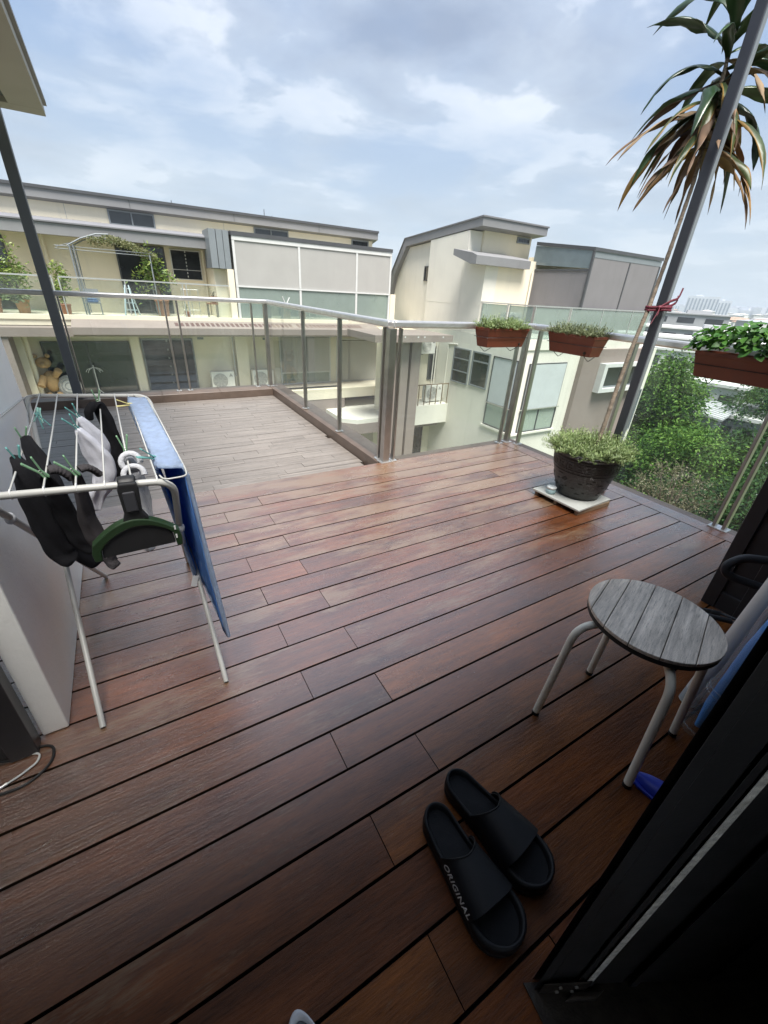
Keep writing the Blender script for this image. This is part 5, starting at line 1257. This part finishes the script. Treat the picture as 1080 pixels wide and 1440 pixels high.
for x in (2.18, 2.50, 2.76): mb.tube([(x, 18.6, .053), (x, 18.6, 1.0)], .012, 6)
for z_ in (.3, .62, .98): mb.tube([(2.18, 18.6, z_), (2.76, 18.6, z_)], .010, 6)
mb.build('frame', 'steel', t)
bush('small_pot_plant', 'little plant in a red brown pot at the foot of the tiered stand', 'plant', (2.28, 18.4, .36), (.08, .08, .08), 40, 'leaf_balcony', .08, 6, None, gp, (2.28, 18.4, .052, .11, .20, 'brownpot'))
t = thing('terrace_stool', 'dark metal stool with a brown pot on it, at the terrace column', 'stool', (3.2, 18.55, .052))
bx('seat', 'brownpot', t, 3.02, 3.40, 18.4, 18.7, .52, .56)
for x in (3.04, 3.36):
    for y in (18.42, 18.66): MB().tube([(x, y, .053), (x, y, .519)], .014, 6).build('leg', 'dark_alu', t)
bush('small_pot_plant', 'little twiggy plant in a pot on the dark terrace stool', 'plant', (3.28, 18.55, .92), (.12, .08, .15), 40, 'leaf_vine', .07, 7, (3.28, 18.55, .75), gp, (3.28, 18.55, .561, .12, .22, 'brownpot'))
BAL = [o.name for o in C.objects]
t = thing('plush_bear', 'big tan plush bear sitting on the lower balcony behind the left glass', 'plush toy', (-2.45, 18.62, -2.98))
MB().ball((-2.45, 18.62, -2.35), .24, 14, 10, (1, .9, 1.5)).build('body', 'plush', t); MB().ball((-2.52, 18.55, -1.72), .20, 14, 10, (1.1, 1, .9)).build('head', 'plush', t)
for q in ((-2.70, 18.55, -1.50), (-2.36, 18.55, -1.50)): MB().ball(q, .075, 10, 8).build('ear', 'plush', t)
MB().ball((-2.53, 18.34, -1.76), .085, 10, 8).build('muzzle', 'plush', t)
for a, b_ in (((-2.62, 18.5, -2.15), (-2.74, 18.30, -2.45)), ((-2.30, 18.5, -2.15), (-2.14, 18.32, -1.95))): MB().tube([a, b_], [.10, .12], 10).build('arm', 'plush', t, subd=1)
for a, b_ in (((-2.60, 18.5, -2.80), (-2.72, 18.2, -2.86)), ((-2.32, 18.5, -2.80), (-2.22, 18.2, -2.86))): MB().tube([a, b_], [.12, .11], 10).build('leg', 'plush', t, subd=1)
t = thing('covered_fan', 'round white fan cover beside the plush bear on the lower balcony', 'fan', (-1.98, 18.6, -2.98))
MB().ball((-1.98, 18.6, -2.55), .36, 16, 12, (1, .35, 1.1)).build('cover', 'coverwhite', t); mb = MB()
for r_ in (.12, .22, .30): mb.tube(arc((-1.98, 18.49 - .02 * (1 - r_), -2.52), (1, 0, 0), (0, 0, 1), r_, 0, 2 * PI, 24), .012, 5, caps=False)
mb.build('guard_ring', 'chair', t); MB().lathe([(.2, -2.978), (.2, -2.95), (.05, -2.93)], (-1.98, 18.6, 0), 16).build('base', 'coverwhite', t)
t = thing('hanger_stand', 'small white umbrella shaped hanger stand behind the lower balcony glass', 'hanger stand', (-1.13, 18.6, -2.98))
MB().tube([(-1.13, 18.6, -2.978), (-1.13, 18.6, -1.85)], .016, 8).build('pole', 'white_alu', t); mb = MB()
for a in range(8): mb.tube(rounded([(-1.13, 18.6, -1.92), (-1.13 + .2 * math.cos(a * PI / 4), 18.6 + .2 * math.sin(a * PI / 4), -1.98), (-1.13 + .26 * math.cos(a * PI / 4), 18.6 + .26 * math.sin(a * PI / 4), -2.08)], .05, 3), .009, 5)
mb.build('arms', 'white_alu', t)
mb = MB(); 
for a in range(3): mb.tube([(-1.13, 18.6, -2.7), (-1.13 + .22 * math.cos(a * 2.1), 18.6 + .22 * math.sin(a * 2.1), -2.975)], .012, 6)
mb.build('base', 'white_alu', t)
for o in C.objects:
    if o.name not in BAL and o.parent is None: o.location.z += .262
for i, (x, h) in enumerate(((-.2, .35), (.3, .28), (3.6, .5), (3.95, .3))):
    o = MB().tube([(x + 3, 22.4, 3.62), (x + 3, 22.4, 3.75 + h)], .014, 6).build('roof_aerial', 'dark_alu', None, (x + 3, 22.4, 3.6)); tag(o, ['shortest pair of thin aerials on the facing roof, left one', 'thin aerial just right of the leftmost one on the facing roof', 'tallest dark aerial on the facing roof', 'thin aerial just right of the tallest one on the facing roof'][i], 'aerial', 'aerials on the facing roof')

# ------------------------------------------------------------------ town and trees on the right
tag(MB().add([(-3000, -3000, -14), (9000, -3000, -14), (9000, 9000, -14), (-3000, 9000, -14)], [(0, 1, 2, 3)]).build('ground', 'grassground'), kind='structure')
tag(bx('road', 'asphalt', None, 26, 90, 3.0, 6.5, -14.1, -13.99), kind='structure')
def tree(label, x, y, ztop, zbot, rad, m, n, LL, seed, shape=1., group='trees below the terrace', bare=False, name='broadleaf_tree'):
    n = int(n * 2.3)
    rnd = random.Random(seed); t = thing(name, label, 'tree', (x, y, -14), group)
    H = ztop - zbot; cz = (ztop + zbot) / 2
    cl = []
    nc = max(30, n // 70)
    while len(cl) < nc:
        u = Vector((rnd.gauss(0, 1), rnd.gauss(0, 1), rnd.gauss(0, 1))).normalized() * (rnd.random() ** .45)
        s = (u.z + 1) / 2; taper = (1 - s) ** .55 * 1.15 if shape > 1 else 1
        w_ = rad * (1 + .22 * math.sin(3 * math.atan2(u.y, u.x) + seed)) * (taper if shape > 1 else 1)
        cl.append(Vector((x + u.x * w_, y + u.y * w_, cz + u.z * H / 2)))
    tm = MB(); tm.tube([(x, y, -14), (x + .1, y, zbot), (x, y + .1, cz), (x, y, ztop - H * .2)], [rad * .075 + .08, rad * .06 + .06, rad * .035 + .03, .03], 8)
    for c in cl[:26]:
        s = rnd.uniform(.1, .7); b0 = Vector((x, y, zbot + (cz - zbot) * s * 1.2)); mid = b0.lerp(c, .55) + Vector((0, 0, -.15 * (c - b0).length * .3))
        tm.tube([b0, mid, c], [.10, .055, .02], 5)
    tm.build('trunk', 'treebark', t)
    pm = MB(); cr = rad * .26
    if bare:
        for c in cl:
            for _ in range(10):
                d = Vector((rnd.gauss(0, 1), rnd.gauss(0, 1), rnd.gauss(.4, .7))).normalized() * rnd.uniform(.4, 1.0); pm.tube([c, c + d * .5 + Vector((0, 0, .06)), c + d], [.016, .011, .005], 3, caps=False)
    for i in range(n):
        c = cl[i % nc]; q = Vector((rnd.gauss(0, .55), rnd.gauss(0, .55), rnd.gauss(0, .42))) * cr
        d = Vector((q.x + rnd.gauss(0, .3), q.y + rnd.gauss(0, .3), rnd.gauss(-.15, .4)))
        leaf_quads(pm, c + q, d, Vector((rnd.gauss(0, 1), rnd.gauss(0, 1), rnd.gauss(0, .5))), LL * rnd.uniform(.42, .95), LL * .30)
    pm.build('crown', m, t)
    return t
tree('tall light green tree rising beside the steel pillar, tapering to a narrow top', 40.5, 19.2, -1.9, -12.5, 4.4, 'leaf_tree', 8500, .50, 1, 2)
tree('broad green tree in front of the standing seam roof', 34.0, 13.6, -5.9, -12.5, 3.6, 'leaf_tree', 6000, .42, 2)
tree('dry twiggy tree with few grey leaves, seen through the right glass', 28.0, 10.35, -7.0, -12.6, 2.5, 'leaf_dry', 1500, .22, 3, bare=True)
tree('bright yellow green low tree at the bottom left of the right glass', 24.5, 11.1, -8.6, -12.8, 2.1, 'leaf_bright', 3600, .30, 4)
tree('dark green tree at the right, behind the pale roofs', 50.0, 14.4, -4.6, -13, 4.6, 'leaf_tree_dark', 5000, .55, 5)
tree('dark dense tree nearest the black door on the right', 31.0, 7.6, -7.2, -13, 3.4, 'leaf_tree_dark', 5500, .42, 6)
tree('dark tree just left of the grey twiggy one, low under its crown', 30.0, 12.6, -9.2, -13.2, 2.6, 'leaf_tree_dark', 3600, .36, 7)
tree('mid green tree between the tall tree and the mauve end wall', 34.5, 18.3, -7.5, -13, 3.2, 'leaf_tree_dark', 4200, .40, 8)
tree('dark tree behind the post of the right railing', 38.0, 10.6, -6.3, -13, 3.6, 'leaf_tree_dark', 5000, .45, 9)
tree('small blue green palm like tree left of the tall tree top', 52, 27.5, -4.6, -9, 2.4, 'leaf_tree_dark', 1800, .6, 10)
tree('green tree standing between the white houses', 57.0, 17.6, -5.2, -12, 2.6, 'leaf_tree', 2600, .45, 11)
def rbox(mb, c, ang, hx, hy, z0, z1): return mb.obox((c[0], c[1], (z0 + z1) / 2), ((math.cos(ang), math.sin(ang), 0), (-math.sin(ang), math.cos(ang), 0), (0, 0, 1)), (hx, hy, (z1 - z0) / 2))
def house(label, c, ang, hx, hy, z1, roof, wallm='citywhite', floors=2, bays=4, over=.35, name='town_house', pitch=0.):
    t = thing(name, label, 'house', (c[0], c[1], -14), 'houses below the terrace')
    rbox(MB(), c, ang, hx, hy, -14, z1 - .3).build('wall', wallm, t)
    ax, ay = Vector((math.cos(ang), math.sin(ang), 0)), Vector((-math.sin(ang), math.cos(ang), 0)); cc = Vector((*c, 0))
    if pitch:
        a, b_ = hx + over, hy + over
        def P(u, v, z): return cc + ax * u + ay * v + Vector((0, 0, z))
        mb = MB(); top = [P(-a, -b_, z1 - .29), P(a, -b_, z1 - .29), P(a, b_, z1 - .29 + pitch), P(-a, b_, z1 - .29 + pitch)]; bot = [p - Vector((0, 0, .16)) for p in top]
        mb.add(bot + top, [(0, 3, 2, 1), (4, 5, 6, 7), (0, 1, 5, 4), (1, 2, 6, 5), (2, 3, 7, 6), (3, 0, 4, 7)]); r_ = mb.build('roof', roof, t)
        mb = MB()
        for i in range(9): u = -a + (i + .5) * 2 * a / 9; mb.bar(P(u, -b_, z1 - .24), P(u, b_, z1 - .24 + pitch), .16, .10)
        mb.build('roof_seam', 'metalseam', r_)
    else:
        rbox(MB(), c, ang, hx + over, hy + over, z1 - .299, z1).build('roof', roof, t)
        rbox(MB(), (c[0] + ax.x * hx * .3, c[1] + ax.y * hx * .3), ang, hx * .3, hy * .4, z1 + .001, z1 + .7).build('roof_box', 'citygrey', t)
    for f in range(floors):
        z_ = z1 - 1.1 - f * 3.0
        for k in range(bays):
            u = -hx + (k + .5) * 2 * hx / bays
            for side in (-1,):
                p = cc + ax * u + ay * side * (hy + .02); m_ = MB().obox((p.x, p.y, z_ - .55), (ax, ay, (0, 0, 1)), (hx / bays * .62, .03, .62)); m_.build('window', 'citydark', t)
    for f in range(floors):
        z_ = z1 - 1.1 - f * 3.0
        for k in range(2):
            v = -hy + (k + .5) * hy
            p = cc + ay * v - ax * (hx + .02); MB().obox((p.x, p.y, z_ - .55), (ax, ay, (0, 0, 1)), (.03, hy * .3, .62)).build('window', 'citydark', t)
    return t
AA = R(12)
house('grey house with a pale ribbed metal roof, among the trees', (46.2, 18.2), AA, 3.4, 1.9, -6.6, 'metalroof', 'citygrey', 2, 3, pitch=.55)
house('white house with a flat roof right behind the ribbed metal roof', (56.5, 21.2), AA, 3.2, 2.2, -5.4, 'citywhite', 'citywhite', 3, 4)
house('low white annex with dark windows beside the dark right hand tree', (49.5, 15.9), AA, 2.3, 1.6, -7.0, 'citywhite', 'citygrey', 2, 3)
house('white house with stepped flat roofs under the right planter', (62.0, 21.8), AA, 2.6, 2.2, -5.6, 'metalroof', 'citywhite', 3, 3)
house('pale flat roofed house low behind the railing post', (43.0, 10.7), AA, 2.6, 1.8, -10.2, 'citywhite', 'citygrey', 1, 2)
house('small white roof low between dark trees near the black door', (36.5, 8.7), AA, 1.2, .9, -10.7, 'citywhite', 'citywhite', 1, 2)
house('long white terrace row with a grid of dark windows behind the tall tree', (69.5, 32.8), R(-58), 7.5, 3.0, -3.6, 'citywhite', 'citywhite', 3, 9, name='terrace_row')
house('white row house with a flat pale roof behind the grid of windows', (82, 38.0), R(-58), 11, 4, -2.7, 'citywhite', 'citywhite', 2, 10, name='terrace_row')
house('long white block with a deep flat roof below the skyline', (104, 47.0), R(-62), 15, 6, -2.0, 'citywhite', 'citygrey', 2, 8, name='terrace_row')
house('grey box like house with a tan end, just under the skyline', (130, 64.0), R(-60), 9, 6, .45, 'citygrey', 'citygrey', 2, 3)
house('white house with a dark roof slot left of the right planter', (84, 33.5), R(-60), 5, 3, -3.0, 'citygrey', 'citywhite', 2, 5)
# distant rooftops: one low building each
rnd = random.Random(33); first = None
for i in range(110):
    d = 170 * (14 ** (i / 109.)); az = R(rnd.uniform(13.5, 31)); x, y = d * math.cos(az), d * math.sin(az)
    hx, hy = rnd.uniform(5, 13), rnd.uniform(4, 9); top = rnd.uniform(-9, -4.5) + (rnd.random() < .18) * rnd.uniform(1, 4) - (d < 260) * 2 + d * .0022
    t = thing('distant_house', 'low pale roofed building among the distant rooftops on the right', 'house', (x, y, -14), 'distant rooftops')
    ang = R(rnd.choice((12, -60, 30, 75)))
    rbox(MB(), (x, y), ang, hx, hy, -14, top).build('wall', rnd.choice(('citywhite', 'citywhite', 'citygrey')), t)
    a_ = Vector((math.cos(ang), math.sin(ang), 0)); b_ = Vector((-a_.y, a_.x, 0)); c_ = Vector((x, y, 0)); q = [c_ + a_ * sx * hx * 1.06 + b_ * sy * hy * 1.08 + Vector((0, 0, top + .01)) for sx, sy in ((-1, -1), (1, -1), (1, 1), (-1, 1))]
    rp = [c_ + a_ * hx * .6 + Vector((0, 0, top + rnd.uniform(.8, 2.0))), c_ - a_ * hx * .6 + Vector((0, 0, top + 1.4))]
    MB().add(q + rp, [(0, 3, 2, 1), (0, 1, 4, 5), (1, 2, 4), (2, 3, 5, 4), (3, 0, 5)]).build('roof', rnd.choice(('citytile', 'citygrey', 'metalroof', 'citywhite', 'citytile')), t)
def towerblk(label, x, y, ang, hx, hy, z1, nb):
    t = thing('tower_block', label, 'tower', (x, y, -14)); rbox(MB(), (x, y), ang, hx, hy, -14, z1).build('wall', 'tower', t)
    ax, ay = Vector((math.cos(ang), math.sin(ang), 0)), Vector((-math.sin(ang), math.cos(ang), 0)); mb = MB()
    for k in range(nb):
        u = -hx + (k + .5) * 2 * hx / nb; p = Vector((x, y, 0)) + ax * u - ay * (hy + .3)
        mb.obox((p.x, p.y, (z1 - 18) / 2), (ax, ay, (0, 0, 1)), (hx / nb * .42, .3, (z1 + 8) / 2))
    w_ = mb.build('window_strips', 'towerdark', t)
    rbox(MB(), (x - ax.x * hx * .3, y - ax.y * hx * .3), ang, hx * .25, hy * .5, z1 + .01, z1 + 3.5).build('plant_room', 'tower', t)
towerblk('tall pale slab tower block on the skyline right of the pillar', 1290, 606, R(-65), 34, 16, 31, 9)
towerblk('shorter slim tower block just right of the tall slab tower', 1310, 565, R(-65), 14, 14, 24, 4)
towerblk('small far tower left of the slab tower, near the pillar', 1900, 990, R(-60), 20, 12, 14, 5)
rnd = random.Random(12); mb = MB()
for i in range(190):
    az = R(rnd.uniform(12, 34)); d = rnd.uniform(2300, 3200); rbox(mb, (d * math.cos(az), d * math.sin(az)), R(rnd.choice((-70, -55, 10))), rnd.uniform(14, 45), rnd.uniform(10, 20), -14, rnd.uniform(4, 26))
tag(mb.build('skyline', 'tower'), 'hazy far off rows of housing blocks along the horizon', 'skyline', None, 'stuff')

# ------------------------------------------------------------------ the air itself: thin haze round the whole scene
m, nt = nt_new('thin_haze'); out = N(nt, 'ShaderNodeOutputMaterial'); pv = N(nt, 'ShaderNodeVolumePrincipled')
pv.inputs['Color'].default_value = (.80, .88, .96, 1); pv.inputs['Density'].default_value = .00028; pv.inputs['Anisotropy'].default_value = .2
L(nt, pv.outputs[0], out.inputs['Volume']); M['haze'] = m
tag(MB().box(-3100, 9100, -3100, 9100, -15, 60).build('haze', 'haze'), kind='stuff')
